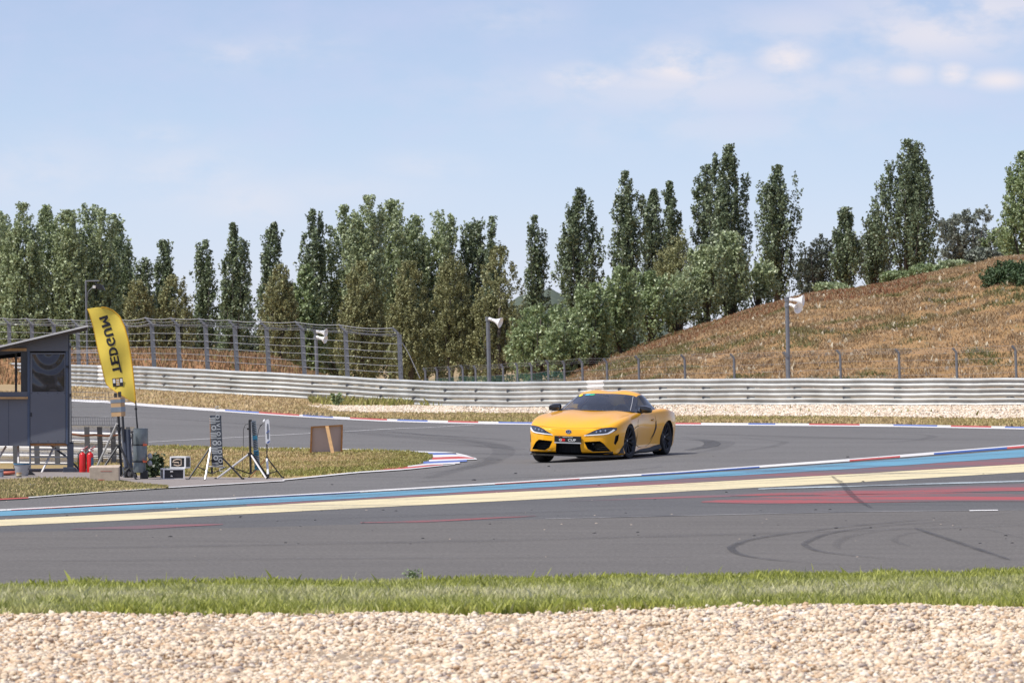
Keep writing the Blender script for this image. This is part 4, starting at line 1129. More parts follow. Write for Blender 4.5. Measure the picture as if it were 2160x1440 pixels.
horn_pole('grey pole with one white horn loudspeaker in front of the dark conical trees', 1029, 670, 800, 205, [(1037, 674, (.86, -.35, -.30), .34, .20)])
horn_pole('thin grey pole with two small white horn loudspeakers behind the cable fence', 666, 700, 786, 224, [(673, 700, (.86, -.35, -.12), .28, .17), (673, 712, (.8, -.45, -.25), .28, .16)])

def mast():
    A = At('floodlight_mast', 'thin mast with a side arm and dark floodlight rising behind the shed roof', 'mast', 182, 766, 240)
    mb = MB(); mb.tube([A.P(185, 790), A.P(181, 593)], [.05, .04], 8); mb.tube([A.P(180, 593), A.P(210, 592.5)], .032, 6); mb.tube([A.P(183, 640), A.P(186, 615), A.P(198, 604)], .02, 5)
    mb.build('pole', MT['galv_post'], A.root, smooth=True, angle=40)
    mb = MB(); mb.prism([tuple(A.P(x, y).xz) for x, y in ((200, 597), (216, 601), (222, 612), (206, 610))], -.25, .25); mb.build('floodlight', MT['black'], A.root)
    mb = MB(); mb.box(*[q for q in (A.P(196, 604).x, A.P(202, 604).x)], -.12, .12, A.P(0, 608).z, A.P(0, 602).z); mb.build('lamp_box', MT['whitep'], A.root)
mast()

# ------------------------------------------------------------ the marshal's shed
def shed():
    A = At('marshal_shed', 'slate blue marshal hut on stilts with a sloping pale roof, cut by the left edge', 'hut', 145, 996.5, 91.5, rot=R(4.6))
    P = lambda x, y, d=0: A.P(x, y, d)
    X = lambda x: P(x, 800).x
    Z = lambda y: P(100, y).z
    D = 1.9; t = .03
    xl = X(-190)
    roofz = lambda px: Z(731.5-px*(731.5-698)/145)
    # walls (the front one is made of panels round window and door openings)
    mb = MB()
    def panel(x0, x1, z0l, z1l, z1r=None, y0=0, y1=t):
        z1r = z1l if z1r is None else z1r
        mb.add([(x0, y0, z0l), (x1, y0, z0l), (x1, y0, z1r), (x0, y0, z1l), (x0, y1, z0l), (x1, y1, z0l), (x1, y1, z1r), (x0, y1, z1l)], [(0,1,2,3),(4,5,6,7),(0,1,5,4),(1,2,6,5),(2,3,7,6),(3,0,4,7)])
    panel(xl, X(59), Z(940), Z(826))            # below the window
    panel(xl, X(59), Z(741), roofz(-190), roofz(59))
    panel(X(59), X(143), Z(740.5), roofz(59), roofz(143))
    panel(X(62.2)-.02, X(62.2), Z(940), Z(740.8), y0=-.004, y1=t-.004)
    panel(xl, xl+.5, Z(826), Z(741))
    mb.build('front_wall', MT['shed'], A.root)
    mb = MB(); mb.add([(X(143)-t, t, Z(936)), (X(143)-t, D, Z(936)), (X(143)-t, D, roofz(143)), (X(143)-t, t, roofz(143)), (X(143), t, Z(936)), (X(143), D, Z(936)), (X(143), D, roofz(143)), (X(143), t, roofz(143))], [(0,1,2,3),(4,5,6,7),(0,1,5,4),(1,2,6,5),(2,3,7,6),(3,0,4,7)])
    mb.build('side_wall', MT['shed'], A.root)
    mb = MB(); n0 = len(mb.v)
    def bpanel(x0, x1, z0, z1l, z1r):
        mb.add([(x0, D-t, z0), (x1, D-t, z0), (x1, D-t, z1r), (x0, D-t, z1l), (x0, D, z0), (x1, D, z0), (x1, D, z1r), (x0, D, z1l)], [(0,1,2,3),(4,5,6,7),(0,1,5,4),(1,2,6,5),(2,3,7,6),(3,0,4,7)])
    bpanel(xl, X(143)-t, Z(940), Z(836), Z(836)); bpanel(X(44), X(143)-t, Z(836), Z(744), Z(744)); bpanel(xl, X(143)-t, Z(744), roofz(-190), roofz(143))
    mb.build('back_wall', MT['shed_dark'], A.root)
    mb = MB(); mb.box(xl, X(143), t, D-t, Z(940), Z(935)); mb.build('floor', MT['wood2'], A.root)
    mb = MB()
    for xx in (-60, 18): mb.box(X(xx), X(xx)+.006, -.003, -.0005, Z(940), Z(843))
    for xx in (66, 80, 101, 122, 136):
        for yy in (829, 930): mb.lathe([(.001, .004), (.007, .003), (.009, 0)], 8, M=Matrix.Translation((X(xx), -.012, Z(yy))) @ Matrix.Rotation(R(90), 4, 'X'))
    for xx in (0, 30, 61, 90, 120, 141): mb.lathe([(.001, .004), (.007, .003), (.009, 0)], 8, M=Matrix.Translation((X(xx), 0, roofz(xx)-.05)) @ Matrix.Rotation(R(90), 4, 'X'))
    mb.build('seam_and_screws', MT['shed_dark'], A.root)
    # thin wires and a grey post seen through the opening
    mb = MB(); mb.box(X(29), X(34), D-.10, D-t-.002, Z(836), Z(744)); mb.build('window_mullion', MT['galv_post'], A.root)
    mb = MB(); mb.box(X(58), X(63), -.008, t+.06, Z(940), Z(741)); mb.box(X(138.5), X(143), -.008, t+.03, Z(936), Z(741))
    mb.build('door_frame', M_plain('blue frame', (0.075, 0.10, 0.155), rough=.45, var=.05), A.root)
    # door: lower panel, frame and a bowed clear plastic pane
    d = MB(); d.box(X(64), X(138), -.012, .02, Z(934), Z(826)); d.box(X(64), X(68), -.012, .02, Z(826), Z(744)); d.box(X(136), X(138), -.012, .02, Z(826), Z(744)); d.box(X(68), X(136), -.012, .02, Z(747), Z(744))
    door = d.build('door', MT['shed'], A.root)
    m, nt, b = newmat('crinkled clear plastic'); b.inputs['Base Color'].default_value = (0.035, 0.035, 0.045, 1); b.inputs['Roughness'].default_value = .09; b.inputs['Coat Weight'].default_value = .5
    P_ = []
    for i in range(29):
        row = []
        for j in range(29):
            u, w = i/28, j/28
            x = X(68)+(X(136)-X(68))*u; z = Z(826)+(Z(747)-Z(826))*w
            dd = .035*math.sin(math.pi*u)*math.sin(math.pi*w)
            rr_ = math.hypot((u-.5)*1.1, (w-1.15)); dd += .010*math.sin(rr_*19)*(1 if w > .45 else .35)
            dd += .008*math.sin(u*9+w*5)*(w < .5)
            row.append((x, .006-dd*.6, z))
        P_.append(row)
    w_ = MB(); w_.grid(P_); w_.build('door_pane', m, door, smooth=True)
    mb = MB(); mb.box(X(139.5), X(146), -.03, .01, Z(775), Z(771)); mb.box(X(64.5), X(67), -.028, -.012, Z(878), Z(870)); mb.build('door_handle', MT['black'], door)
    # loose curtain panel in the window opening
    mb = MB(); mb.box(X(44), X(58), .02, .05, Z(826), Z(741)); mb.build('window_shutter', M_plain('smoky panel', (0.03, 0.03, 0.035), rough=.25), A.root)
    mb = MB(); mb.box(xl, X(56), -.035, -.002, Z(740), Z(734), bev=.004); mb.build('window_trim', MT['wood'], A.root)
    mb = MB(); mb.box(xl, X(59), -.10, -.002, Z(841), Z(836.5), bev=.004); mb.build('window_shelf', MT['wood'], A.root)
    # roof
    sl = (Z(685.5)-Z(729))/(X(185)-X(0)); zr = lambda x: Z(685.5)+(x-X(185))*sl
    mb = MB(); x0, x1 = X(-230), X(185.5)
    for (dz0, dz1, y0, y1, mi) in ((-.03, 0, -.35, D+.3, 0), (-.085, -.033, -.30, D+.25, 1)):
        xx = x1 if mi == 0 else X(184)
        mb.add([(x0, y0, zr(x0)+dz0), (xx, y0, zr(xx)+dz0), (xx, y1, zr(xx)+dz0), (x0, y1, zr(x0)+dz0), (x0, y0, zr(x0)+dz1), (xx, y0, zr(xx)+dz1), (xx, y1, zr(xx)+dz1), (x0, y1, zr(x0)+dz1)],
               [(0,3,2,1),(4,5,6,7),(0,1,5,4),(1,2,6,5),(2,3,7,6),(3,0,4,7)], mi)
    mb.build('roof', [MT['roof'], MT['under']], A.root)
    # stilts and rungs
    for (xa, ya, yb) in ((148.5, 936, 998), (-120, 936, 1000)):
        for yy in (0, D-.1):
            mb = MB(); mb.box(X(xa)-.055, X(xa)+.055, yy, yy+.1, Z(yb), Z(ya if xa > 0 else 940)); mb.build('stilt', MT['shed_dark'], A.root)
    mb = MB(); mb.box(X(143.2), X(147), .0, .10, Z(936), Z(700)); mb.build('corner_post', MT['shed_dark'], A.root)
    for yy in (947, 963, 978):
        mb = MB(); mb.box(X(63), X(148), .02, .06, Z(yy+2), Z(yy-1)); mb.build('rung', MT['galv_post'], A.root)
    mb = MB(); mb.tube([(X(63.5), .04, Z(988)), (X(63.5), .04, Z(938))], .016, 6); mb.build('ladder_rail', MT['galv_post'], A.root)
    for (a, b_, c, e) in ((104, 938, 142, 966), (142, 966, 168, 992)):
        mb = MB(); mb.tube([(X(a), D*.3, Z(b_)), (X(c), D*.3, Z(e))], .018, 6); mb.build('brace', MT['shed_dark'], A.root)
    for (a, b_, c, e) in ((116, 938, 87, 998), (12, 942, -14, 985), (38, 940, 39, 978)):
        mb = MB(); mb.tube([(X(a), .25, Z(b_)), (X(c), -.05, Z(e))], .02, 6); mb.build('prop', MT['silver'], A.root)
    mb = MB(); mb.box(X(133), X(160), -.12, .16, Z(1003), Z(985), bev=.01); mb.build('footing_block', MT['shed_dark'], A.root)
    mb = MB(); mb.box(X(64), X(146), -.05, .02, Z(1003.5), Z(1001)); mb.build('ground_beam', MT['shed_dark'], A.root)
shed()

# ------------------------------------------------------------ wire fence beside the shed
def wire_fence():
    A = At('wire_fence', 'slack wire fence and mesh panel between the hut and the speaker stand', 'fence', 150, 900, 97.5)
    mb = MB(); mb.tube([A.P(150, 985), A.P(147, 722)], .022, 6); mb.build('post', MT['galv_post'], A.root)
    for y in (740, 744): mb = MB(); mb.tube([A.P(148, y), A.P(205, y-2)], .010, 4); mb.build('wire', MT['silver'], A.root)
    for i, (y0, y1) in enumerate(((752, 750), (764, 760), (826, 828), (836, 838), (842, 843), (849, 848), (858, 856), (868, 866), (878, 877))):
        mb = MB(); mb.tube([A.P(147, y0), A.P(200, (y0+y1)/2+.6), A.P(282 if y0 < 850 else 262, y1)], .006, 4); mb.build('wire', MT['wire'], A.root)
    mb = MB(); mb.box(A.P(146, 0).x, A.P(151, 0).x, -.03, .03, A.P(0, 836).z, A.P(0, 830).z); mb.box(A.P(145, 0).x, A.P(150, 0).x, -.03, .03, A.P(0, 734).z, A.P(0, 729).z); mb.build('clamp', MT['black'], A.root)
    mb = MB()
    for x in range(150, 248, 5): mb.tube([A.P(x, 880), A.P(x+1, 897)], .004, 3)
    for y in (880, 888, 896.5): mb.tube([A.P(148, y), A.P(248, y)], .008 if y != 888 else .004, 4)
    for x in range(150, 236, 6): mb.tube([A.P(x, 822), A.P(x+1, 846)], .002, 3)
    mb.build('mesh_panel', MT['galv_post'], A.root)
wire_fence()

# ------------------------------------------------------------ near guard rail seen from its back
def near_rail():
    root = thing('guard_rail', 'short guard rail seen from behind, with grey posts, between hut and zinc tubes', 'guard rail', (0, 98, 0))
    f = lambda px, py, v=98.0: Vector(((px-1080)*v/F, v-98, H-(py-720)*v/F))
    prof = [(0, 0), (.05, .03), (.083, .08), (.02, .13), (.02, .17), (.083, .22), (.05, .28), (0, .31)]
    for (ya, yb) in ((930, 938), (963, 970), (998, 1001)):
        P = []
        for t in np.linspace(0, 1, 24):
            px = -160+t*(283+160); py = (ya-8)+(yb-ya+6)*t+ (0 if px > 150 else (150-px)*.01)
            c = f(px, py, 98.6-.6*t)
            P.append([(c.x, c.y+d, c.z+z*.98) for d, z in prof])
        mb = MB(); mb.grid(P); mb.build('beam', MT['rail_white'], root)
    for px in (-70, -15, 31, 76, 119, 183, 210, 238, 270):
        top = 900 if px > 140 else 900; w = 5 if px < 260 else 4
        mb = MB(); a = f(px+3, 988, 97.8); b = f(px, top, 97.8)
        for (p, q) in ((a, b),):
            sx = Vector((w/117, 0, 0)); sy = Vector((0, .06, 0))
            mb.add([p-sx-sy, p+sx-sy, p+sx+sy, p-sx+sy, q-sx-sy, q+sx-sy, q+sx+sy, q-sx+sy], [(0,1,2,3),(4,5,6,7),(0,1,5,4),(1,2,6,5),(2,3,7,6),(3,0,4,7)])
        mb.build('post', MT['post_dark'], root)
    mb = MB(); mb.tube([f(x, y+math.sin(x*.2), 97.6) for x, y in ((150, 916), (175, 919), (200, 916), (225, 918), (250, 917), (268, 918))], .02, 6); mb.build('brown_hose', MT['rustbrown'], root)
near_rail()

# ------------------------------------------------------------ small things round the shed
def extinguisher(px, label, col):
    A = At('fire_extinguisher', label, 'fire extinguisher', px, 997, None, group='fire extinguishers')
    w = 7.2/A.s; h = 38/A.s
    mb = MB(); mb.lathe([(.001, 0), (w*.95, 0), (w, .01), (w, h), (w*.8, h+.025), (w*.3, h+.045), (w*.3, h+.06), (.001, h+.06)], 20); mb.build('cylinder', MT['redp'], A.root, smooth=True, angle=40)
    mb = MB(); mb.lathe([(.025, h+.055), (.03, h+.09), (.001, h+.095)], 10); mb.build('valve', MT['silver'], A.root, smooth=True)
    mb = MB(); mb.tube([(-.03, 0, h+.09), (.02, 0, h+.10), (.09, 0, h+.14)], .012, 6); mb.tube([(-.03, 0, h+.075), (.06, 0, h+.075)], .010, 6); mb.build('handle', MT['redd'], A.root)
    mb = MB(); mb.tube([(-.02, -.01, h+.07), (-.07, -.02, h+.02), (-w-.015, -.02, h*.6), (-w-.01, -.02, h*.25)], .011, 6); mb.build('hose', MT['black'], A.root)
    mb = MB(); n = 8; P_ = [[(math.cos(a)*(w+.002), math.sin(a)*(w+.002), z) for z in (h*.18, h*.86)] for a in np.linspace(R(-70), R(5), n)]; mb.grid(P_); mb.build('paper_label', col, A.root, smooth=True)
extinguisher(174, 'red fire extinguisher, the left of two standing behind the hut corner', MT['redp'])
extinguisher(190, 'red fire extinguisher with a blue label, the right of two by the hut', MT['labelblue'])

def bucket():
    A = At('bucket', 'grey plastic bucket with a blue rim standing under the hut', 'bucket', 46, 1005)
    mb = MB(); h = 28/A.s; mb.lathe([(.001, .01), (.095, .0), (.10, .005), (.13, h), (.122, h), (.095, .02), (.001, .02)], 24); mb.build('body', MT['bucket'], A.root, smooth=True, angle=40)
    mb = MB(); mb.lathe([(.130, h-.02), (.138, h-.018), (.138, h+.004), (.128, h+.004)], 24); mb.build('rim', MT['labelblue'], A.root, smooth=True, angle=40)
    mb = MB(); mb.tube([(.133*math.cos(a), -.05, h-.03-.12*math.sin(a)) for a in np.linspace(0, math.pi, 10)], .005, 5); mb.build('handle', MT['black'], A.root)
    A = At('paint_tin', 'small tin with red and yellow label leaning on the bucket', 'tin', 40, 1007)
    mb = MB(); h = 11/A.s; mb.lathe([(.001, 0), (.043, 0), (.043, h*.35)], 14, 0); mb.lathe([(.0432, h*.35), (.0432, h*.7)], 14, 1); mb.lathe([(.043, h*.7), (.043, h), (.001, h)], 14, 2); mb.build('tin_body', [MT['ink'], MT['yellow'], MT['card']], A.root)
    A = At('wheel_chock', 'dark wedge shaped wheel chock right of the grey bucket', 'chock', 66, 1003)
    mb = MB(); mb.prism([(-.10, 0), (.08, 0), (.05, .03), (-.02, .085), (-.10, .10)], -.05, .05); tag(mb.build('wedge', MT['black'], A.root))
    A = At('hand_tool', 'red handled tool lying on the pavement left of the bucket', 'tool', 18, 1004)
    mb = MB(); mb.tube([(-.14, 0, .05), (.0, 0, .055), (.12, 0, .06)], .028, 8); mb.build('handle', M_plain('faded red plastic', (.5, .13, .08)), A.root, smooth=True)
    mb = MB(); mb.tube([(.12, 0, .06), (.16, -.02, .02)], .022, 6); mb.tube([(-.12, .02, .02), (.10, -.02, .012)], .014, 6); mb.build('metal_foot', MT['black'], A.root)
    A = At('plastic_crate', 'grey plastic crate at the left edge under the hut', 'crate', -4, 1007)
    mb = MB(); mb.box(-.12, .08, -.1, .1, 0, .13, bev=.01); mb.box(-.13, .09, -.11, .11, .115, .132, bev=.004); mb.build('box_body', MT['tape'], A.root)
bucket()

def crate_box():
    A = At('packing_box', 'long pale packing box under the speaker tripod', 'box', 221, 1015)
    mb = MB(); mb.box(-.235, .23, -.1, .12, 0, .22, bev=.006); mb.build('carton', MT['crate'], A.root)
    mb = MB(); mb.add([(-.235, -.1, .222), (.23, -.1, .222), (.25, -.04, .262), (-.20, -.04, .252)], [(0, 1, 2, 3)]); mb.add([(-.235, .12, .222), (.23, .12, .222), (.23, .0, .236), (-.235, .0, .236)], [(0, 1, 2, 3)]); mb.build('flap', MT['crate'], A.root)
    mb = MB(); mb.box(-.10, .0, -.103, -.1005, .015, .035); mb.box(-.06, .12, -.103, -.1005, .16, .166); mb.build('red_mark', MT['red_kerb'], A.root)
crate_box()

def tripod_leg(A, a, b, r, mat, root, d0=0, d1=0, nm='leg'):
    mb = MB(); p, q = A.P(*a, d0), A.P(*b, d1); mb.tube([p, q], r, 8); l = mb.build(nm, mat, root)
    return l
def foot(A, b, root, d=0):
    mb = MB(); q = A.P(*b, d); mb.tube([q+Vector((0, 0, .03)), q-Vector((0, 0, .012))], .02, 7); mb.build('rubber_foot', MT['rubber'], root)
def speaker_tripod():
    A = At('speaker_tripod', 'black tripod stand holding the taped cardboard box', 'tripod', 254, 1012, None, group='tripod stands')
    mb = MB(); mb.tube([A.P(256, 1004), A.P(249, 862, .05)], .022, 8); mb.build('pole', MT['black'], A.root)
    mb = MB(); mb.tube([A.P(250, 908), A.P(251, 900)], .04, 8); mb.tube([A.P(249, 945), A.P(249.5, 938)], .035, 8); mb.build('collar', MT['black'], A.root)
    for a, b, r, m, d in (((250, 938), (199, 1015), .017, MT['black'], -.25), ((252, 938), (288, 1013), .017, MT['black'], -.2), ((247, 893), (204, 986), .018, MT['silver'], .35)):
        l = tripod_leg(A, a, b, r, m, A.root, 0, d); foot(A, b, l, d)
    for a, b, d in (((222, 984), (256, 1004), -.15), ((256, 1004), (272, 986), -.1), ((228, 955), (250, 957), .1)):
        mb = MB(); mb.tube([A.P(*a, d), A.P(*b, 0)], .010, 6); mb.build('brace', MT['black'], A.root)
    A = At('speaker_box', 'cardboard box wrapped in grey tape on top of a tripod below the flag', 'box', 250, 878, 86.5)
    mb = MB(); M = Matrix.Rotation(R(-3), 4, 'Y') @ Matrix.Rotation(R(-18), 4, 'Z')
    w = .085; h = 40/A.s
    mb.box(-w, w, -.09, .09, 0, h, M=M, bev=.004); mb.build('carton', MT['card'], A.root)
    mb = MB(); mb.box(-w-.003, w+.003, -.093, .093, h*.24, h*.50, M=M); mb.box(-w-.003, w+.003, -.093, .093, h*.72, h*.90, M=M); mb.build('tape_band', MT['tape'], A.root)
    mb = MB(); mb.box(-.05, -.015, -.02, .02, h, h+.07, M=M); mb.box(.02, .06, -.02, .02, h, h+.09, M=M); mb.build('bracket', MT['black'], A.root)
    # hand truck
    A = At('hand_truck', 'black hand truck with small wheels between tripod and zinc tubes', 'hand truck', 270, 1008)
    for (a, b, m, r) in (((256, 900), (264, 985), MT['galv_post'], .02), ((258, 868), (262, 930), MT['black'], .02), ((270, 906), (274, 985), MT['shed_dark'], .045), ((262, 905), (267, 985), MT['shed_dark'], .035), ((281, 912), (272, 972), MT['silver'], .022), ((279, 909), (281, 940), MT['black'], .02)):
        mb = MB(); mb.tube([A.P(*a, .05), A.P(*b, 0)], r, 7); mb.build('frame_tube', m, A.root)
    mb = MB()
    for y in (982, 987, 993, 999): mb.tube([A.P(262, y), A.P(280, y-2)], .013, 6)
    mb.tube([A.P(280, 982), A.P(290, 1010)], .016, 6); mb.tube([A.P(260, 985), A.P(262, 1008)], .016, 6); mb.build('toe_frame', MT['galv_post'], A.root)
    for (x, y) in ((270, 999), (281, 1003)):
        W = MB(); M = Matrix.Translation(A.P(x, y, -.08)) @ Matrix.Rotation(R(62), 4, 'Z') @ Matrix.Rotation(R(90), 4, 'X')
        W.lathe([(.045, -.02), (.075, -.022), (.09, -.012), (.09, .012), (.075, .022), (.045, .02)], 20, M=M); w = W.build('wheel', MT['rubber'], A.root, smooth=True)
        W = MB(); W.lathe([(.001, -.014), (.045, -.018), (.045, .018), (.001, .014)], 14, M=M); W.build('rim', MT['silver'], w)
speaker_tripod()

def zinc_tubes():
    A = At('zinc_tube_stack', 'upright stack of three galvanised steel tubes with clamp bands', 'steel tubes', 297, 1011)
    segs = ((281, 312.5, 903, 937), (280.5, 310.5, 938.5, 972), (281, 308, 974, 996))
    for (x0, x1, y0, y1) in segs:
        a, b = A.P(x0, y0), A.P(x1, y1); r = (b.x-a.x)/2; cx = (a.x+b.x)/2
        mb = MB(); M = Matrix.Translation((cx, 0, b.z)); h = a.z-b.z
        mb.lathe([(r*.98, 0), (r, .005), (r, h-.006), (r*1.02, h-.004), (r*1.02, h), (r*.94, h), (r*.94, .01), (r*.98, 0)], 28, M=M); mb.build('tube', MT['galv_dark'], A.root, smooth=True, angle=40)
    for y in (937.8, 973):
        mb = MB(); c = A.P(296, y); mb.lathe([(.122, -.008), (.125, 0), (.122, .010)], 24, M=Matrix.Translation(c)); b = mb.build('clamp_band', MT['black'], A.root)
        mb = MB(); q = A.P(307, y); mb.box(q.x-.03, q.x+.03, -.14, -.09, q.z-.014, q.z+.016); mb.build('orange_buckle', MT['orange'], b)
    for y in (963, 978):
        mb = MB(); c = A.P(311, y); mb.lathe([(.001, .0), (.035, .01), (.045, .05), (.04, .07), (.001, .078)], 16, M=Matrix.Translation(c) @ Matrix.Rotation(R(75), 4, 'Y')); mb.build('round_cap', MT['bucket'], A.root, smooth=True)
    mb = MB(); mb.box(A.P(296, 0).x, A.P(312, 0).x, -.08, .08, 0, .14, bev=.008); mb.build('foot_block', MT['black'], A.root)
zinc_tubes()

def flag():
    A = At('feather_flag', 'yellow feather flag with black lettering leaning left of the zinc tubes', 'flag', 293, 1006)
    LE = [(648, 205), (651, 184), (660, 188), (690, 196.5), (740, 207), (780, 216), (808, 223), (817, 231), (827, 246), (838, 264), (846, 278), (851, 286)]
    RE = [(648, 214), (649.5, 226), (656, 240), (668, 253), (690, 263), (715, 270), (750, 276), (790, 281), (820, 284), (851, 286.5)]
    ys = np.concatenate([[648, 649.5, 651], np.linspace(655, 851, 50)])
    le = np.interp(ys, [a for a, b in LE], [b for a, b in LE]); re = np.interp(ys, [a for a, b in RE], [b for a, b in RE])
    wave = lambda x, y: .022*math.sin((x-y*.25)*.10)+.012*math.sin(y*.05+x*.05)
    mb = MB(); P_ = []
    for y, a, b in zip(ys, le, re): P_.append([tuple(A.P(a+(b-a)*k/10, y, wave(a+(b-a)*k/10, y))) for k in range(11)])
    mb.grid(P_)
    P2 = [[(q[0], q[1]+.004, q[2]) for q in r_] for r_ in P_]; mb.grid(P2)
    cl = mb.build('cloth', MT['flag'], A.root, smooth=True)
    # hem along both edges
    mb = MB()
    mb.tube([A.P(b, y, wave(b, y)) for y, b in zip(ys, re)], .011, 6); mb.build('pole_sleeve', MT['flagedge'], A.root)
    mb = MB(); mb.tube([A.P(a, y, wave(a, y)) for y, a in zip(ys[2:], le[2:])], .006, 5); mb.build('hem', MT['flagedge'], A.root)
    mb = MB(); mb.tube([A.P(286.3, 845, .01), A.P(287.5, 875), A.P(291, 915), A.P(292, 985, .02)], [.010, .013, .015, .017], 8); mb.tube([A.P(286.5, 864), A.P(286.8, 860)], .022, 8); mb.build('pole', MT['black'], A.root)
    # TEDGUM, seen from the back of the cloth: it runs up the flag with its tops to the right
    let = [('T', 246, 778), ('E', 242, 760), ('D', 238.5, 741), ('G', 234, 721), ('U', 228.3, 701), ('M', 221, 678)]
    mb = MB()
    for i, (ch, x, y) in enumerate(let):
        a = let[max(i-1, 0)]; b = let[min(i+1, 5)]
        ex_ = A.P(b[1], b[2])-A.P(a[1], a[2]); ex_.y = 0; ex_.normalize(); ey = Vector((ex_.z, 0, -ex_.x))
        org = A.P(x, y, wave(x, y)-.022)
        sub = MB()
        if ch == 'M':
            for q in ([(0, 0), (.24, 0), (.24, 1), (0, 1)], [(.76, 0), (1, 0), (1, 1), (.76, 1)], [(.0, 1), (.26, 1), (.5, .62), (.5, .22)], [(.74, 1), (1, 1), (.5, .22), (.5, .62)]):
                g_ = [[tuple((np.array(q[0])*(1-s_)+np.array(q[1])*s_)*(1-t_)+(np.array(q[3])*(1-s_)+np.array(q[2])*s_)*t_) for s_ in np.linspace(0, 1, 5)] for t_ in np.linspace(0, 1, 9)]
                sub.grid([[(a_-.5, 0, c_-.5) for a_, c_ in row] for row in g_])
        else: text_mb(sub, ch, (0, 0, 0), (1, 0, 0), (0, 0, 1), 1.0)
        w = max(v[0] for v in sub.v)-min(v[0] for v in sub.v); h = max(v[2] for v in sub.v)-min(v[2] for v in sub.v)
        LW = (17 if ch != 'M' else 23)/A.s; LH = 18.5/A.s
        mb.add([org+ex_*(v[0]/w*LW)+ey*(v[2]/h*LH) for v in sub.v], sub.f)
        if ch in 'TEDGU': # heavier strokes
            for q in (-.008, .008): mb.add([org+Vector((0, -.0006 if q > 0 else .0006, 0))+ex_*(v[0]/w*LW*.94+q)+ey*(v[2]/h*LH*.97) for v in sub.v], sub.f)
    def drape(mb, d):
        out = []
        for v in mb.v:
            vx = Vector(v); px = 1080+(vx.x+A.o.x)*F/A.o.y; py = 720+(H-vx.z-A.o.z)*F/A.o.y
            out.append((vx.x, wave(px, py)-d+(vx.y if d < .005 else 0), vx.z))
        mb.v = out
    drape(mb, .006)
    mb.build('lettering', MT['ink'], A.root)
    # black and white crest under the name
    c = A.P(248.5, 806, wave(248, 806)-.010); up = (A.P(246, 778)-A.P(251, 834)); up.y = 0; up.normalize(); rt = Vector((up.z, 0, -up.x))
    mb = MB(); q = lambda a, b, d: c+rt*(a/A.s)+up*(b/A.s)+Vector((0, -d, 0))
    def quad(a0, a1, b0, b1, d, mi): mb.add([q(a0, b0, d), q(a1, b0, d), q(a1, b1, d), q(a0, b1, d)], [(0, 1, 2, 3)], mi)
    quad(-11, 11, -9, 9, 0, 0); quad(-10, -5, -1, 7, .003, 1); quad(5, 10, -1, 7, .003, 1); quad(-3.6, 3.6, -7, 8, .003, 2); quad(-9, -6, 5, 7.5, .004, 1)
    for k in range(4): quad(-2.8, 2.8, -6+k*3.4, -4.6+k*3.4, .005, 1)
    mb.build('crest', [MT['ink'], MT['whitep'], MT['flagedge']], A.root)
flag()

def flight_cases():
    def case(name, label, px, py, v, w, h, d, rot, emblem):
        A = At(name, label, 'flight case', px, py, v, group='flight cases', rot=R(rot))
        W, Hh = w/A.s/2, h/A.s; e = .022
        mb = MB(); mb.box(-W+e*.4, W-e*.4, -d/2+e*.4, d/2-e*.4, e*.4, Hh-e*.4); mb.build('panel', MT['black'], A.root)
        fr = MB()
        for x in (-W, W-e):
            for y in (-d/2, d/2-e): fr.box(x, x+e, y, y+e, 0, Hh)
        for z in (0, Hh-e):
            for y in (-d/2, d/2-e): fr.box(-W+e, W-e, y, y+e, z, z+e)
            for x in (-W, W-e): fr.box(x, x+e, -d/2+e, d/2-e, z, z+e)
        fr.build('edge_frame', MT['rail_white'], A.root)
        mb = MB(); mb.box(-W+e, W-e, -d/2+e, d/2-e, Hh-e*.4+.001, Hh-.003); mb.build('lid', MT['rail_white'] if emblem else MT['black'], A.root)
        mb = MB()
        if emblem:
            # plain monogram of bent strokes on the dark face
            M = lambda a, b: (a*W, -d/2-.003+e*.4, b*Hh)
            for pts in ([(-.5, .68), (-.1, .76), (.45, .72), (.45, .3), (.0, .22), (-.5, .3)], [(-.5, .5), (.1, .5), (.1, .38)], [(-.5, .68), (-.62, .5)]):
                mb.tube([M(a, b) for a, b in pts], .011, 5)
            mb.build('emblem', MT['crate'], A.root)
        else:
            mb.tube([(-W*.35, -d/2-.004, Hh*.72), (-W*.1, -d/2-.004, Hh*.72)], .012, 5); mb.tube([(-W*.3, -d/2-.004, Hh*.35), (-W*.15, -d/2-.004, Hh*.3)], .012, 5); mb.build('latch', MT['silver'], A.root)
    case('flight_case', 'lower black flight case with white edges, on the pavement', 364, 1011, None, 46, 24, .30, 12, False)
    case('flight_case', 'upper white edged flight case with a beige monogram, tipped on the lower one', 380, 987, 87.0, 35, 25, .26, -14, True)
flight_cases()

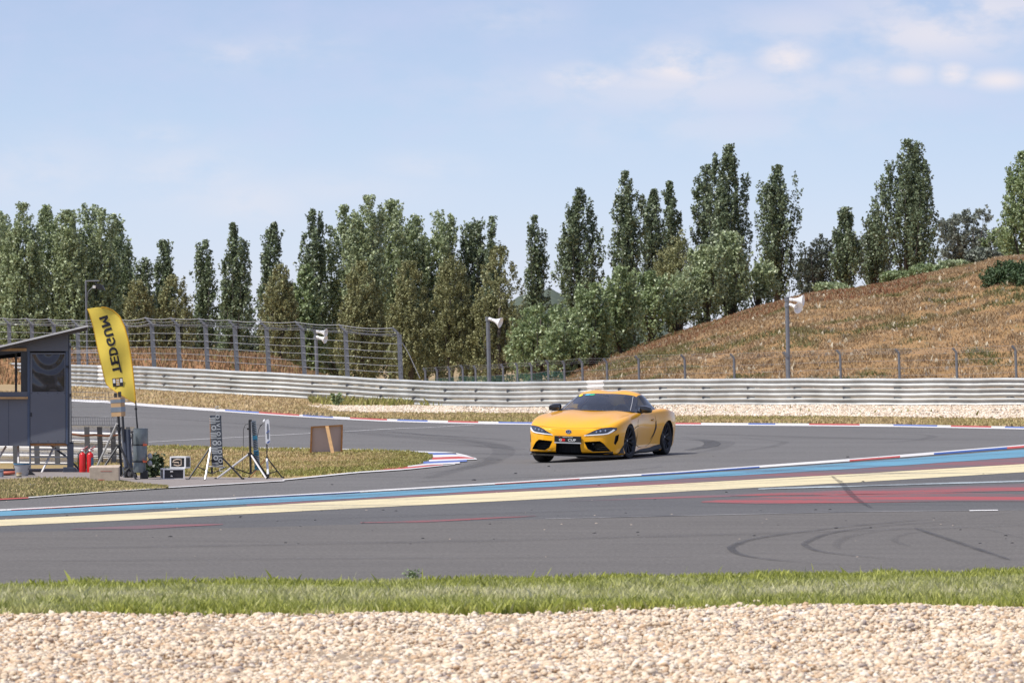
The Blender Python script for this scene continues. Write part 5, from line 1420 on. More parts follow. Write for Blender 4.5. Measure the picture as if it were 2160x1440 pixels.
def banner_stands():
    # 1: dark banner on a folding frame
    A = At('banner_stand', 'dark narrow banner with grey lettering on a black and silver folding frame', 'banner stand', 455, 1012, None, group='tripod stands')
    mb = MB(); P_ = []
    for j in range(15):
        t = j/14; y = 878+t*104; a = 443.5+t*3.5; b = 466.5+t*4.5
        P_.append([tuple(A.P(a+(b-a)*k/6, y, -.02-.02*math.sin(math.pi*k/6))) for k in range(7)])
    mb.grid(P_); mb.grid([[(q[0], q[1]+.004, q[2]) for q in r_] for r_ in P_]); ban = mb.build('banner', MT['banner'], A.root, smooth=True)
    ex_ = A.P(448, 900)-A.P(452, 960); ex_.y = 0; ex_.normalize(); ey = Vector((-ex_.z, 0, ex_.x))
    mb = MB(); text_mb(mb, 'U I O I V I O I O I D I O I U', A.P(462, 925, -.055), -ex_, -ey, 8.0/A.s, stretch=1.02)
    text_mb(mb, '|||| O |||| O |||| O |||', A.P(451.5, 932, -.052), -ex_, -ey, 9.5/A.s, stretch=.95); mb.build('lettering', MT['bannertxt'], ban)
    mb = MB(); mb.prism([tuple(A.P(x, y).xz) for x, y in ((445.5, 969), (452, 967), (461, 972), (470.5, 966), (470.8, 982), (447, 982))], -.047, -.044); mb.build('printed_foot', MT['ink'], ban)
    for a, b, m, d in (((443, 944), (395, 1014), MT['black'], -.2), ((444.5, 944), (432, 1014), MT['silver'], -.35), ((470, 966), (513, 1011), MT['black'], -.1), ((447, 982), (447, 997), MT['black'], 0)):
        l = tripod_leg(A, a, b, .014 if m is MT['black'] else .017, m, A.root, 0, d); foot(A, b, l, d)
    for a, b, m in (((440, 983), (474, 985), MT['silver']), ((448, 998), (478, 984), MT['black']), ((418, 984), (446, 998), MT['black'])):
        mb = MB(); mb.tube([A.P(*a, -.03), A.P(*b, -.03)], .009, 5); mb.build('brace', m, A.root)
    mb = MB(); mb.box(A.P(443, 0).x, A.P(467, 0).x, -.03, .0, A.P(0, 880).z, A.P(0, 876).z); mb.build('top_bar', MT['shed_dark'], A.root)
    mb = MB(); mb.tube([A.P(443, 880, .02), A.P(444.5, 945, .02)], .008, 5); mb.build('back_pole', MT['wood2'], A.root)
    # 2: black tripod with a banner seen edge on
    A = At('banner_stand', 'thick black pole tripod with white legs and a narrow cyan and grey banner', 'banner stand', 528, 1010, None, group='tripod stands')
    mb = MB(); mb.tube([A.P(529, 999), A.P(526.5, 887)], .019, 8); mb.tube([A.P(524.5, 886.5), A.P(531, 886)], .018, 6); mb.build('pole', MT['black'], A.root)
    mb = MB(); mb.tube([A.P(527, 962), A.P(527, 954)], .036, 8); mb.tube([A.P(521, 904), A.P(528, 904)], .016, 6); mb.build('collar', MT['black'], A.root)
    for a, b, m, d in (((524, 958), (455, 1011), MT['silver'], -.3), ((529, 958), (563, 1011), MT['silver'], -.35), ((532, 958), (568, 1010), MT['black'], .2)):
        l = tripod_leg(A, a, b, .016, m, A.root, 0, d); foot(A, b, l, d)
    for a, b in (((488, 985), (529, 999)), ((529, 999), (546, 985))):
        mb = MB(); mb.tube([A.P(*a, -.15), A.P(*b, 0)], .009, 5); mb.build('brace', MT['black'], A.root)
    mb = MB(); P_ = []
    for j in range(21):
        t = j/20; y = 887+t*104; a = 530+t*7.5; b = 539.5+t*10
        P_.append([tuple(A.P(a+(b-a)*k/3, y, .02+.05*k)) for k in range(4)])
    mb.grid(P_); mb.grid([[(q[0]+.001, q[1]+.004, q[2]) for q in r_] for r_ in P_])
    for i in range(len(mb.f)):
        j = (i % 60)//3
        mb.m[i] = 1 if j in (6, 7, 12, 13, 18, 19) else 0
    ban = mb.build('banner', [MT['bannerpale'], MT['cyan']], A.root, smooth=True)
    mb = MB()
    for k in range(26):
        t = (k+.8)/27.5; y = 888+t*101; a = 530+t*7.5+2; b = 539.5+t*10-1.5
        if k in (8, 9, 16, 24): continue
        mb.tube([A.P(a, y+1, .0), A.P(b, y-1.2, .10)], .0075, 4)
    mb.build('lettering', MT['ink'], ban)
    # 3: small stand with an oblong white timing head
    A = At('timing_stand', 'small thin tripod carrying an upright oblong white and blue head', 'tripod', 564, 1009, None, group='tripod stands')
    mb = MB(); mb.tube([A.P(563, 968), A.P(563, 935)], .010, 7); mb.tube([A.P(563, 970), A.P(563, 963)], .02, 7); mb.build('pole', MT['black'], A.root)
    for a, b, m, d, r_ in (((563, 967), (565.5, 1003), MT['rail_white'], -.3, .019), ((565, 967), (597, 1009), MT['black'], -.1, .010), ((561, 967), (526, 1009), MT['wood2'], .2, .009)):
        l = tripod_leg(A, a, b, r_, m, A.root, 0, d); foot(A, b, l, d)
    mb = MB(); mb.tube([A.P(566, 999, -.2), A.P(584, 993, -.06)], .008, 5); mb.build('brace', MT['black'], A.root)
    mb = MB(); mb.prism([tuple(A.P(x, y).xz) for x, y in ((560.5, 934), (559.2, 900), (559.5, 890), (562, 885), (566, 883.5), (568, 888), (569.5, 915), (570, 932), (565, 937))], -.03, .03); hd = mb.build('head', MT['whitep'], A.root)
    mb = MB(); mb.prism([tuple(A.P(x, y).xz) for x, y in ((563.5, 925), (562.8, 900), (563.6, 893), (566, 893), (567, 912), (567, 925))], -.034, -.031, 1); mb.prism([tuple(A.P(x, y).xz) for x, y in ((562, 933), (569, 928), (569.3, 931), (565, 935))], -.036, -.032, 0); mb.prism([tuple(A.P(x, y).xz) for x, y in ((561.5, 912), (568, 906), (568.4, 909), (562, 914))], -.037, -.032, 0)
    mb.build('printed_face', [MT['blue_kerb'], MT['galv_post']], hd)
    mb = MB(); mb.lathe([(.001, 0), (.03, .01), (.035, .03), (.001, .04)], 12, M=Matrix.Translation(A.P(559.5, 889)) @ Matrix.Rotation(R(-70), 4, 'Y')); mb.build('white_cap', MT['whitep'], hd, smooth=True)
    mb = MB(); mb.tube([A.P(x, y) for x, y in ((557, 891), (550, 897), (546, 905), (543, 920), (542, 940), (540, 960))], .005, 5); mb.tube([A.P(548.5, 899), A.P(552, 895)], .010, 5); mb.build('cable', MT['black'], A.root)
    A = At('cable', 'thin black cable arching from the thick tripod down to the grass', 'cable', 512, 1000)
    mb = MB(); mb.tube([A.P(x, y) for x, y in ((524, 893), (517, 896), (513.5, 906), (513.5, 930), (512, 960), (512, 1000), (530, 1011), (575, 1012))], .0045, 5); mb.build('cord', MT['black'], A.root)
banner_stands()

def board():
    A = At('wooden_board', 'back of a framed wooden advertising board propped up on the island grass', 'board', 689, 957, None)
    P = lambda x, y, d=0: A.P(x, y, d)
    q = {'tl': (655.5, 899), 'tr': (723.5, 895), 'bl': (653.5, 955), 'br': (722, 952)}
    def pt(u, w, d=0):   # u 0..1 left-right, w 0..1 bottom-top; the face leans towards the viewer
        x = (q['bl'][0]*(1-u)+q['br'][0]*u)*(1-w)+(q['tl'][0]*(1-u)+q['tr'][0]*u)*w
        y = (q['bl'][1]*(1-u)+q['br'][1]*u)*(1-w)+(q['tl'][1]*(1-u)+q['tr'][1]*u)*w
        return P(x, y, -.16*w+.1+d)
    def slab(mb, u0, u1, w0, w1, d0, d1):
        vs = [pt(u, w, d) for d in (d0, d1) for (u, w) in ((u0, w0), (u1, w0), (u1, w1), (u0, w1))]
        mb.add(vs, [(0,1,2,3),(4,5,6,7),(0,1,5,4),(1,2,6,5),(2,3,7,6),(3,0,4,7)])
    mb = MB(); slab(mb, .03, .97, .02, .97, .0, .012); mb.build('panel', MT['boardback'], A.root)
    for (a, b, c, d, nm) in ((0, .055, 0, 1, 'frame_side'), (.945, 1, 0, 1, 'frame_side'), (.055, .945, .95, 1, 'frame_top')):
        mb = MB(); slab(mb, a, b, c, d, -.045, .014); mb.build(nm, MT['wood2'], A.root)
    mb = MB(); a, b = P(690, 899, -.12), P(702, 956, -.38); sx = Vector((.034, 0, 0)); sy = Vector((0, .018, .006))
    mb.add([a-sx-sy, a+sx-sy, a+sx+sy, a-sx+sy, b-sx-sy, b+sx-sy, b+sx+sy, b-sx+sy], [(0,1,2,3),(4,5,6,7),(0,1,5,4),(1,2,6,5),(2,3,7,6),(3,0,4,7)]); mb.build('prop', MT['wood'], A.root)
board()
# ------------------------------------------------------------ the yellow car
def cr(P, t):
    """Catmull-Rom through a list of numpy points"""
    n = len(P)-1; t = min(max(t, 0), n-1e-6); i = int(t); f = t-i
    p0 = P[max(i-1, 0)] if i > 0 else 2*P[0]-P[1]; p1 = P[i]; p2 = P[i+1]; p3 = P[i+2] if i+2 <= n else 2*P[n]-P[n-1]
    return .5*((2*p1)+(p2-p0)*f+(2*p0-5*p1+4*p2-p3)*f*f+(3*p1-p0-3*p2+p3)*f**3)

def M_carpaint():
    m, nt, b = newmat('golden yellow car paint')
    f = noise(nt, 300, 2, .5)
    link(nt, ramp(nt, f, [(.3, (0.90, 0.405, 0.006)), (.7, (0.97, 0.46, 0.012))]), b.inputs['Base Color'])
    b.inputs['Metallic'].default_value = .0; b.inputs['Roughness'].default_value = .34; b.inputs['Specular IOR Level'].default_value = .15
    b.inputs['Coat Weight'].default_value = .7; b.inputs['Coat Roughness'].default_value = .03
    return m
SC = .96
def build_car():
    CX, CY = 1.675, 100.0
    # the four contact points give the plane of the road under the car
    yaw = R(-18)
    def gp(lx, ly):
        x = CX+lx*math.cos(yaw)-ly*math.sin(yaw); y = CY+lx*math.sin(yaw)+ly*math.cos(yaw)
        return Vector((x, y, float(hgt(x, y))+LAY))
    c4 = [gp(sx*.8*SC, sy*1.235*SC) for sx in (-1, 1) for sy in (-1, 1)]
    cen = sum(c4, Vector())/4
    ax = ((c4[2]+c4[3])-(c4[0]+c4[1])).normalized(); ay = ((c4[1]+c4[3])-(c4[0]+c4[2])); ay = (ay-ax*ay.dot(ax)).normalized(); az = ax.cross(ay)
    Rm = Matrix((ax, ay, az)).transposed()
    root = thing('sports_car', 'golden yellow two door sports coupe leaning through the bend, black wheels and mirrors', 'car', cen, Rm.to_euler())
    root.scale = (SC, SC, SC)
    PAINT = M_carpaint()
    BLK = M_plain('gloss black trim', (.012, .012, .014), rough=.18, coat=.6)
    MAT = M_plain('matt black plastic', (.018, .018, .019), rough=.6)
    ROLL = Matrix.Rotation(R(3.6), 4, 'Y')
    Bm = Matrix.Translation((0, 0, .34)) @ ROLL @ Matrix.Translation((0, 0, -.34))

    # ---- lower body: stations from nose to tail, profile from the floor to the centre line of the top
    ST = [ # y, zb, wb, w4, w5, (ws,zs), (wc,zc), (wi,zi), (wh,zh), z0
     (-2.17, .20, .44, .50, .47, (.43, .585), (.37, .605), (.27, .61), (.14, .612), .612),
     (-2.09, .16, .62, .68, .67, (.63, .625), (.56, .645), (.42, .648), (.22, .652), .655),
     (-1.95, .14, .76, .81, .815, (.785, .655), (.71, .695), (.56, .70), (.30, .712), .712),
     (-1.75, .13, .86, .885, .89, (.865, .69), (.80, .752), (.64, .75), (.38, .778), .768),
     (-1.50, .13, .90, .92, .925, (.905, .725), (.84, .80), (.68, .80), (.42, .832), .818),
     (-1.20, .13, .91, .93, .938, (.92, .745), (.85, .84), (.69, .835), (.43, .875), .860),
     (-.85, .13, .87, .89, .905, (.89, .755), (.82, .862), (.69, .865), (.43, .910), .895),
     (-.50, .13, .855, .845, .875, (.865, .77), (.80, .880), (.70, .893), (.43, .930), .918),
     (-.10, .13, .855, .835, .86, (.85, .785), (.80, .885), (.72, .90), (.42, .93), .93),
     (.35, .13, .86, .84, .865, (.85, .80), (.80, .895), (.72, .91), (.42, .94), .94),
     (.75, .13, .87, .875, .90, (.885, .825), (.83, .915), (.70, .93), (.42, .95), .95),
     (1.20, .14, .88, .935, .958, (.945, .835), (.875, .935), (.69, .925), (.42, .93), .93),
     (1.60, .16, .86, .93, .945, (.925, .82), (.85, .90), (.66, .90), (.40, .91), .91),
     (1.95, .20, .78, .86, .88, (.865, .79), (.80, .86), (.62, .875), (.38, .89), .89),
     (2.12, .26, .66, .76, .78, (.76, .75), (.70, .83), (.55, .86), (.35, .875), .88),
     (2.19, .32, .55, .64, .66, (.64, .70), (.58, .77), (.48, .80), (.30, .81), .82)]
    rows = []
    for (y, zb, wb, w4, w5, s_, c_, i_, h_, z0) in ST:
        dy = lambda w: 0
        half = [(0, zb), (wb*.55, zb), (wb, zb+.01), (w4*.99, zb+.12), (w4, .38), (w5, .56), (s_[0], s_[1]), (c_[0], c_[1]), (i_[0], i_[1]), (h_[0], h_[1]), (0, z0)]
        ring = [(x, z) for x, z in half] + [(-x, z) for x, z in half[-2:0:-1]]
        rows.append(np.array([(x, y, z) for x, z in ring]))
    ny = 90
    fine = []
    m_ = len(rows[0])
    # resample along the length with Catmull-Rom, then around each ring
    for a in np.linspace(0, len(rows)-1, ny):
        r = cr(rows, a)
        ring = []
        cl = np.concatenate([r, r[:1]])
        for j in range(m_):
            for q in (0, .34, .67):
                p0, p1, p2, p3 = r[(j-1) % m_], r[j], r[(j+1) % m_], r[(j+2) % m_]
                ring.append(.5*((2*p1)+(p2-p0)*q+(2*p0-5*p1+4*p2-p3)*q*q+(3*p1-p0-3*p2+p3)*q**3)*1.0)
        fine.append(ring)
    bm = bmesh.new()
    L_ = [[bm.verts.new(p) for p in ring] for ring in fine]
    nr = len(L_[0])
    for i in range(ny-1):
        for j in range(nr):
            bm.faces.new((L_[i][j], L_[i][(j+1) % nr], L_[i+1][(j+1) % nr], L_[i+1][j]))
    def cap(ring, ctr_y, out):
        ctr = bm.verts.new((0, ctr_y+out, .42)); mid = [bm.verts.new((v.co.x*.5, v.co.y+out*.8, .42+(v.co.z-.42)*.55)) for v in ring]
        for j in range(nr):
            bm.faces.new((ring[j], ring[(j+1) % nr], mid[(j+1) % nr], mid[j])); bm.faces.new((mid[j], mid[(j+1) % nr], ctr))
    cap(L_[0], -2.17, -.035); cap(L_[-1], 2.19, .02)
    bmesh.ops.recalc_face_normals(bm, faces=bm.faces)
    for f in bm.faces: f.smooth = True
    bvh = BVHTree.FromBMesh(bm)
    me = bpy.data.meshes.new('body'); bm.to_mesh(me); bm.free()
    body = bpy.data.objects.new('body', me); COL.objects.link(body)
    me.materials.append(PAINT); me.materials.append(MT['dark'])

    # ---- cut the wheel arches and the front openings
    cut = MB()
    for sx in (-1, 1):
        for sy in (-1.235, 1.235):
            prof = [(.001, -.21), (.372, -.21), (.372, .21), (.001, .21)]
            cut = MB(); cut.lathe(prof, 44, M=Matrix.Translation((sx*.83, sy, .345)) @ Matrix.Rotation(R(90), 4, 'Y'))
            c_ = cut.build('cutter', MT['dark']); md = body.modifiers.new('b', 'BOOLEAN'); md.object = c_; md.solver = 'EXACT'; md.material_mode = 'TRANSFER'; c_['_tmp'] = 1
    def prismcut(polyxz, y0, y1):
        c = MB(); c.prism(polyxz, y0, y1); o = c.build('cutter', MT['dark']); md = body.modifiers.new('b', 'BOOLEAN'); md.object = o; md.solver = 'EXACT'; md.material_mode = 'TRANSFER'; o['_tmp'] = 1
    prismcut([(-.235, .345), (.235, .345), (.255, .165), (-.255, .165)], -2.5, -1.98)
    cb_ = MB(); cb_.box(-.70, .70, -.30, 1.05, .45, 1.3); o = cb_.build('cutter', MT['dark']); md = body.modifiers.new('b', 'BOOLEAN'); md.object = o; md.solver = 'EXACT'; md.material_mode = 'TRANSFER'; o['_tmp'] = 1
    for sx in (-1, 1):
        pl = [(.31, .385), (.60, .405), (.665, .36), (.775, .215), (.47, .205), (.375, .255)]
        if sx < 0: pl = [(-x, z) for x, z in pl][::-1]
        prismcut(pl, -2.5, -1.88 if True else 0)
        pl = [(.835, .50), (.875, .53), (.865, .42), (.835, .33), (.815, .36)]
        if sx < 0: pl = [(-x, z) for x, z in pl][::-1]
        prismcut(pl, -2.5, -1.76)
    dg = bpy.context.evaluated_depsgraph_get()
    me2 = bpy.data.meshes.new_from_object(body.evaluated_get(dg))
    body.modifiers.clear()
    for o in [o for o in bpy.data.objects if '_tmp' in o]: bpy.data.objects.remove(o)
    me2.transform(Bm); me2.name = 'body'
    body.data = me2; me2.set_sharp_from_angle(angle=R(35)); me2.polygons.foreach_set('use_smooth', [True]*len(me2.polygons))
    body.parent = root

    def fin(mb, name, mat, parent=body, smooth=True, angle=40, M=Bm):
        mb.v = [tuple(M @ Vector(v)) for v in mb.v]
        return mb.build(name, mat, parent, smooth=smooth, angle=angle)
    # ---- pieces that follow the skin
    def front(x, z, off=.004):
        h, n, i, d = bvh.ray_cast(Vector((x, -3, z)), Vector((0, 1, 0)))
        if h is None: return None
        return h+n*off
    def side(y, z, s, off=.004):
        h, n, i, d = bvh.ray_cast(Vector((s*2, y, z)), Vector((-s, 0, 0)))
        return None if h is None else h+n*off
    def top(x, y, off=.004):
        h, n, i, d = bvh.ray_cast(Vector((x, y, 3)), Vector((0, 0, -1)))
        return None if h is None else h+n*off
    def ribbon(mb, fn, lowr, uppr, n=28, m=6, off=.004):
        """patch between two polylines of (a, b) skin coordinates"""
        P = []
        def at(pl, t):
            d = [0]
            for k in range(1, len(pl)): d.append(d[-1]+math.dist(pl[k-1], pl[k]))
            t *= d[-1]; return (float(np.interp(t, d, [p[0] for p in pl])), float(np.interp(t, d, [p[1] for p in pl])))
        for i in range(n+1):
            a = at(lowr, i/n); b = at(uppr, i/n); row = []
            for j in range(m+1):
                q = (a[0]+(b[0]-a[0])*j/m, a[1]+(b[1]-a[1])*j/m); p = fn(q[0], q[1], off)
                row.append(p)
            P.append(row)
        last = None
        for row in P:
            for j in range(len(row)):
                if row[j] is None: row[j] = last or Vector((0, -2, .5))
                last = row[j]
        mb.grid(P)
    LENS = M_plain('smoked lamp glass', (.035, .04, .06), rough=.06, coat=1.0, var=.5, scale=22)
    m, nt, b = newmat('daytime light bar'); b.inputs['Base Color'].default_value = (.85, .86, .88, 1); b.inputs['Roughness'].default_value = .2; b.inputs['Emission Color'].default_value = (.95, .97, 1, 1); b.inputs['Emission Strength'].default_value = .25; DRL = m
    CHR = M_plain('chrome', (.6, .62, .66), rough=.12, metal=1.0)
    for s in (-1, 1):
        lo = [(s*x, z) for x, z in ((.335, .505), (.50, .520), (.66, .534), (.74, .550), (.80, .585), (.845, .615))]
        up = [(s*x, z) for x, z in ((.335, .508), (.42, .55), (.52, .600), (.62, .634), (.76, .650), (.845, .640))]
        mb = MB(); ribbon(mb, front, [(a, c-.010) for a, c in lo], [(a, c+.012) for a, c in up], off=.0035); surround = fin(mb, 'headlight_surround', BLK)
        mb = MB(); ribbon(mb, front, lo, up, off=.008); hl = fin(mb, 'headlight', LENS, surround)
        mb = MB(); ribbon(mb, front, [(s*x, z) for x, z in ((.30, .497), (.50, .510), (.66, .524), (.735, .538), (.79, .572), (.825, .612))], [(s*x, z) for x, z in ((.32, .511), (.50, .527), (.655, .541), (.72, .556), (.768, .592), (.80, .622))], m=2, off=.012)
        fin(mb, 'light_bar', DRL, surround)
        mb = MB()
        for (x, z, r) in ((.60, .588, .022), (.68, .598, .022), (.53, .572, .018)):
            p = front(s*x, z, .006)
            if p: mb.lathe([(.001, .004), (r*.6, .006), (r, .0), (r*.8, -.003)], 14, M=Matrix.Translation(p) @ Matrix.Rotation(R(78), 4, 'X'))
        fin(mb, 'lens', CHR, surround)
    # shut lines
    def line(fn, pts, w, off, name, mat=MT['dark'], M=Bm):
        P = [fn(a, b, off) for a, b in pts]; P = [p for p in P if p]
        D = []
        for i in range((len(P)-1)*4+1): D.append(Vector(cr([np.array(p) for p in P], i/4)))
        mb = MB(); mb.tube(D, w, 5); return fin(mb, name, mat)
    line(front, [(x, z) for x, z in ((-.83, .648), (-.6, .655), (-.4, .640), (0, .628), (.4, .640), (.6, .655), (.83, .648))], .0035, 0, 'bonnet_gap')
    for s in (-1, 1):
        fn = lambda y, z, o: side(y, z, s, o)
        line(fn, [(-.98, .60), (-.8, .635), (-.55, .655)], .006, 0, 'fender_gap')
        line(fn, [(-.60, .30), (-.62, .50), (-.60, .70), (-.52, .78)], .0035, 0, 'door_gap')
        line(fn, [(-.60, .30), (-.3, .24), (.15, .25), (.40, .33), (.56, .52), (.60, .70), (.58, .82)], .0035, 0, 'door_gap')
        mb = MB(); ribbon(mb, fn, [(.36, .37), (.47, .47), (.555, .60), (.585, .72)], [(.345, .355), (.53, .46), (.63, .60), (.61, .73)], n=18, m=4, off=.003); fin(mb, 'side_vent', MT['dark'])
        mb = MB(); ribbon(mb, fn, [(-.93, .14), (-.4, .14), (.3, .14), (.93, .14)], [(-.90, .175), (-.4, .20), (.3, .215), (.86, .27)], n=30, m=3, off=.012); fin(mb, 'side_skirt', MAT)
        mb = MB(); p = fn(.44, .735, .012)
        mb.box(p.x-.012, p.x+.012, .38, .50, .725, .748, bev=.008); fin(mb, 'door_handle', PAINT)
        mb = MB(); ribbon(mb, fn, [(.37, .722), (.52, .722)], [(.37, .755), (.52, .755)], n=6, m=2, off=.002); fin(mb, 'handle_recess', MT['dark'])
        # dark canard at the bumper corner
        mb = MB(); ribbon(mb, fn, [(-1.86, .17), (-1.62, .17)], [(-1.80, .19), (-1.615, .33)], n=8, m=4, off=.006); fin(mb, 'corner_fin', MAT)
    # splitter
    mb = MB(); P = []
    outl = [(-.90, -1.60), (-.90, -1.75), (-.82, -1.95), (-.66, -2.12), (-.44, -2.215), (-.2, -2.24), (0, -2.245), (.2, -2.24), (.44, -2.215), (.66, -2.12), (.82, -1.95), (.90, -1.75), (.90, -1.60)]
    for z in (.105, .135): P.append([(x, y, z) for x, y in outl])
    mb.add([(x, y, .108) for x, y in outl]+[(x, y, .140) for x, y in outl], [tuple(range(13)), tuple(range(25, 12, -1))]+[(i, i+1, i+14, i+13) for i in range(12)]); fin(mb, 'front_splitter', BLK, smooth=False)
    mb = MB(); ribbon(mb, front, [(-.80, .15), (0, .145), (.80, .15)], [(-.80, .172), (-.3, .178), (.3, .178), (.66, .198), (.80, .21)], n=40, m=2, off=.006); fin(mb, 'lower_lip', BLK)
    # grille texture in the openings
    mb = MB()
    for z in np.arange(.18, .36, .022): mb.box(-.25, .25, -1.995, -1.985, z-.003, z+.003)
    for x in np.arange(-.24, .25, .03): mb.box(x-.002, x+.002, -1.997, -1.983, .165, .35)
    fin(mb, 'grille', MAT, smooth=False)
    for s in (-1, 1):
        mb = MB()
        for z in (.25, .29, .33): mb.box(min(s*.36, s*.70), max(s*.36, s*.70), -1.93, -1.90, z-.006, z+.006)
        mb.lathe([(.001, -.01), (.022, -.008), (.03, 0)], 12, M=Matrix.Translation((s*.42, -1.96, .345)) @ Matrix.Rotation(R(90), 4, 'X')); fin(mb, 'side_grille', MAT if s < 0 else BLK, smooth=False)
    # emblem and plate
    p = front(0, .565, .006); q = MB(); E = Matrix.Translation(p) @ Matrix.Rotation(R(74), 4, 'X')
    ring = lambda a, b, r, cx=0, cz=0: q.tube([(cx+a*math.cos(t), cz+b*math.sin(t), 0) for t in np.linspace(0, 2*math.pi, 25)], r, 5, M=E)
    ring(.055, .036, .0048); ring(.018, .034, .0040); ring(.036, .015, .0040, 0, .010); q.lathe([(.001, -.002), (.050, -.003)], 20, mi=1, M=E @ Matrix.Scale(.7, 4, (0, 1, 0))); fin(q, 'emblem', [CHR, BLK])
    pz0, pz1 = .372, .485; py = -2.235
    mb = MB(); mb.box(-.262, .262, py, py+.02, pz0, pz1, bev=.004); plate = fin(mb, 'plate', M_plain('black plate', (.012, .012, .013), rough=.35), smooth=False)
    mb = MB(); mb.box(-.262, .262, py-.004, py+.022, pz0-.026, pz0-.002, bev=.004); fin(mb, 'plate_edge', MT['bucket'], plate, smooth=False)
    mb = MB(); ex_, ey_ = (1, 0, 0), (0, 0, 1)
    text_mb(mb, 'CUP', (.085, py-.003, .413), ex_, ey_, .042, stretch=1.35); text_mb(mb, 'G', (-.145, py-.003, .413), ex_, ey_, .042, stretch=1.3)
    text_mb(mb, 'GAZOO RACING', (.0, py-.003, .466), ex_, ey_, .014, stretch=1.3); fin(mb, 'lettering', MT['rail_white'], plate, smooth=False)
    mb = MB(); text_mb(mb, 'R', (-.085, py-.003, .413), ex_, ey_, .042, stretch=1.5); mb.box(-.122, -.052, py-.0022, py-.001, .390, .436); mb.box(-.17, -.155, py-.0022, py-.001, .458, .474)
    fin(mb, 'red_mark', MT['redp'], plate, smooth=False)

    # ---- greenhouse
    GH = np.array([ # rows front to back; columns belt .. centre (x, y, z)
     [(.800, -.34, .880), (.760, -.38, .900), (.700, -.42, .912), (.38, -.60, .922), (0, -.64, .925)],
     [(.800, -.10, .890), (.730, -.10, .985), (.635, -.09, 1.052), (.34, -.22, 1.086), (0, -.25, 1.092)],
     [(.800, .15, .900), (.695, .22, 1.060), (.565, .24, 1.188), (.29, .17, 1.226), (0, .15, 1.228)],
     [(.800, .45, .908), (.700, .50, 1.080), (.575, .52, 1.225), (.29, .50, 1.288), (0, .50, 1.268)],
     [(.80, .80, .912), (.675, .86, 1.050), (.535, .88, 1.178), (.28, .90, 1.248), (0, .90, 1.235)],
     [(.790, 1.08, .920), (.61, 1.15, .985), (.475, 1.22, 1.075), (.26, 1.25, 1.142), (0, 1.25, 1.135)],
     [(.70, 1.40, .900), (.55, 1.50, .925), (.44, 1.58, .965), (.25, 1.60, 1.005), (0, 1.60, 1.005)],
     [(.60, 1.75, .885), (.52, 1.85, .88), (.42, 1.90, .885), (.24, 1.92, .89), (0, 1.92, .89)]], float)
    nu, ncol = GH.shape[:2]
    K = 16
    full = np.concatenate([GH, (GH*np.array([-1, 1, 1]))[:, -2::-1]], 1)      # 9 columns
    US = np.linspace(0, nu-1, (nu-1)*K+1); TS = np.linspace(0, 8, 8*K+1)
    A1 = [cr(list(full), u) for u in US]
    S_ = [[cr(list(r), t) for t in TS] for r in A1]
    sets = {k: MB() for k in ('windshield', 'roof', 'rear_window', 'window_l', 'window_r', 'trim')}
    def cls(u, t):
        tt = min(t, 8-t)
        if u < 2.0:
            if tt < .12: return 'trim'
            if tt > 2.06: return 'windshield' if (2.12 < tt and .05 < u < 1.94) else 'trim'
            if 1.70 < tt: return 'trim'
            if u < .55: return 'trim'
            return 'window_r' if t < 4 else 'window_l'
        rear = 4.22-.55*max(0, tt-1.0)**2-.25*max(0, .6-tt)
        if tt < 1.86 and u < rear+.12:
            if .14 < tt < 1.74 and u < rear: return 'window_r' if t < 4 else 'window_l'
            return 'trim'
        if tt > 2.55 and 4.15 < u < 6.6: return 'rear_window'
        return 'roof'
    for i in range(len(US)-1):
        for j in range(len(TS)-1):
            mb = sets[cls((US[i]+US[i+1])/2, (TS[j]+TS[j+1])/2)]
            b0 = len(mb.v); mb.v += [tuple(S_[i][j]), tuple(S_[i][j+1]), tuple(S_[i+1][j+1]), tuple(S_[i+1][j])]; mb.f.append((b0, b0+1, b0+2, b0+3)); mb.m.append(0)
    def weld(mb):
        key = {}; nv = []; mp = []
        for v in mb.v:
            k = tuple(round(c, 5) for c in v)
            if k not in key: key[k] = len(nv); nv.append(v)
            mp.append(key[k])
        mb.v = nv; mb.f = [tuple(mp[i] for i in f) for f in mb.f]
    GL = M_glass('tinted glass', (.62, .74, .82), 2.1); GLS = M_glass('side glass', (.60, .72, .74), 1.3)
    for k, nm, mt in (('windshield', 'windscreen', GL), ('roof', 'roof', PAINT), ('rear_window', 'rear_window', GLS), ('window_l', 'side_window', GLS), ('window_r', 'side_window', GLS), ('trim', 'window_frame', BLK)):
        weld(sets[k]); sets[k].v = [tuple(Bm @ Vector(v)) for v in sets[k].v]
        me_ = bpy.data.meshes.new(nm); me_.from_pydata(sets[k].v, [], sets[k].f); me_.materials.append(mt); me_.polygons.foreach_set('use_smooth', [True]*len(me_.polygons)); me_.update()
        if sum((p.normal.dot(p.center-Vector((0, .4, .7))))*p.area for p in me_.polygons) < 0: me_.flip_normals()
        o = bpy.data.objects.new(nm, me_); COL.objects.link(o); o.parent = root
        if nm == 'windscreen': ws = o
        if nm == 'roof':
            me_.update(); mi = me_.copy(); mi.name = 'headliner'; mi.materials.clear(); mi.materials.append(MT['dark'])
            for vv, v0 in zip(mi.vertices, me_.vertices): vv.co = v0.co-v0.normal*.012
            hl_ = bpy.data.objects.new('headliner', mi); COL.objects.link(hl_); hl_.parent = o
    # silver strip standing in for a highlight along the black pillar
    ti = lambda t: int(round(t*K))
    for t in (2.10, 5.90):
        mb = MB(); mb.tube([np.array(S_[i][ti(t)])+np.array([0, -.008, .004]) for i in range(2, 2*K, 3)], .0055, 5); fin(mb, 'pillar_highlight', MT['silver'], root)
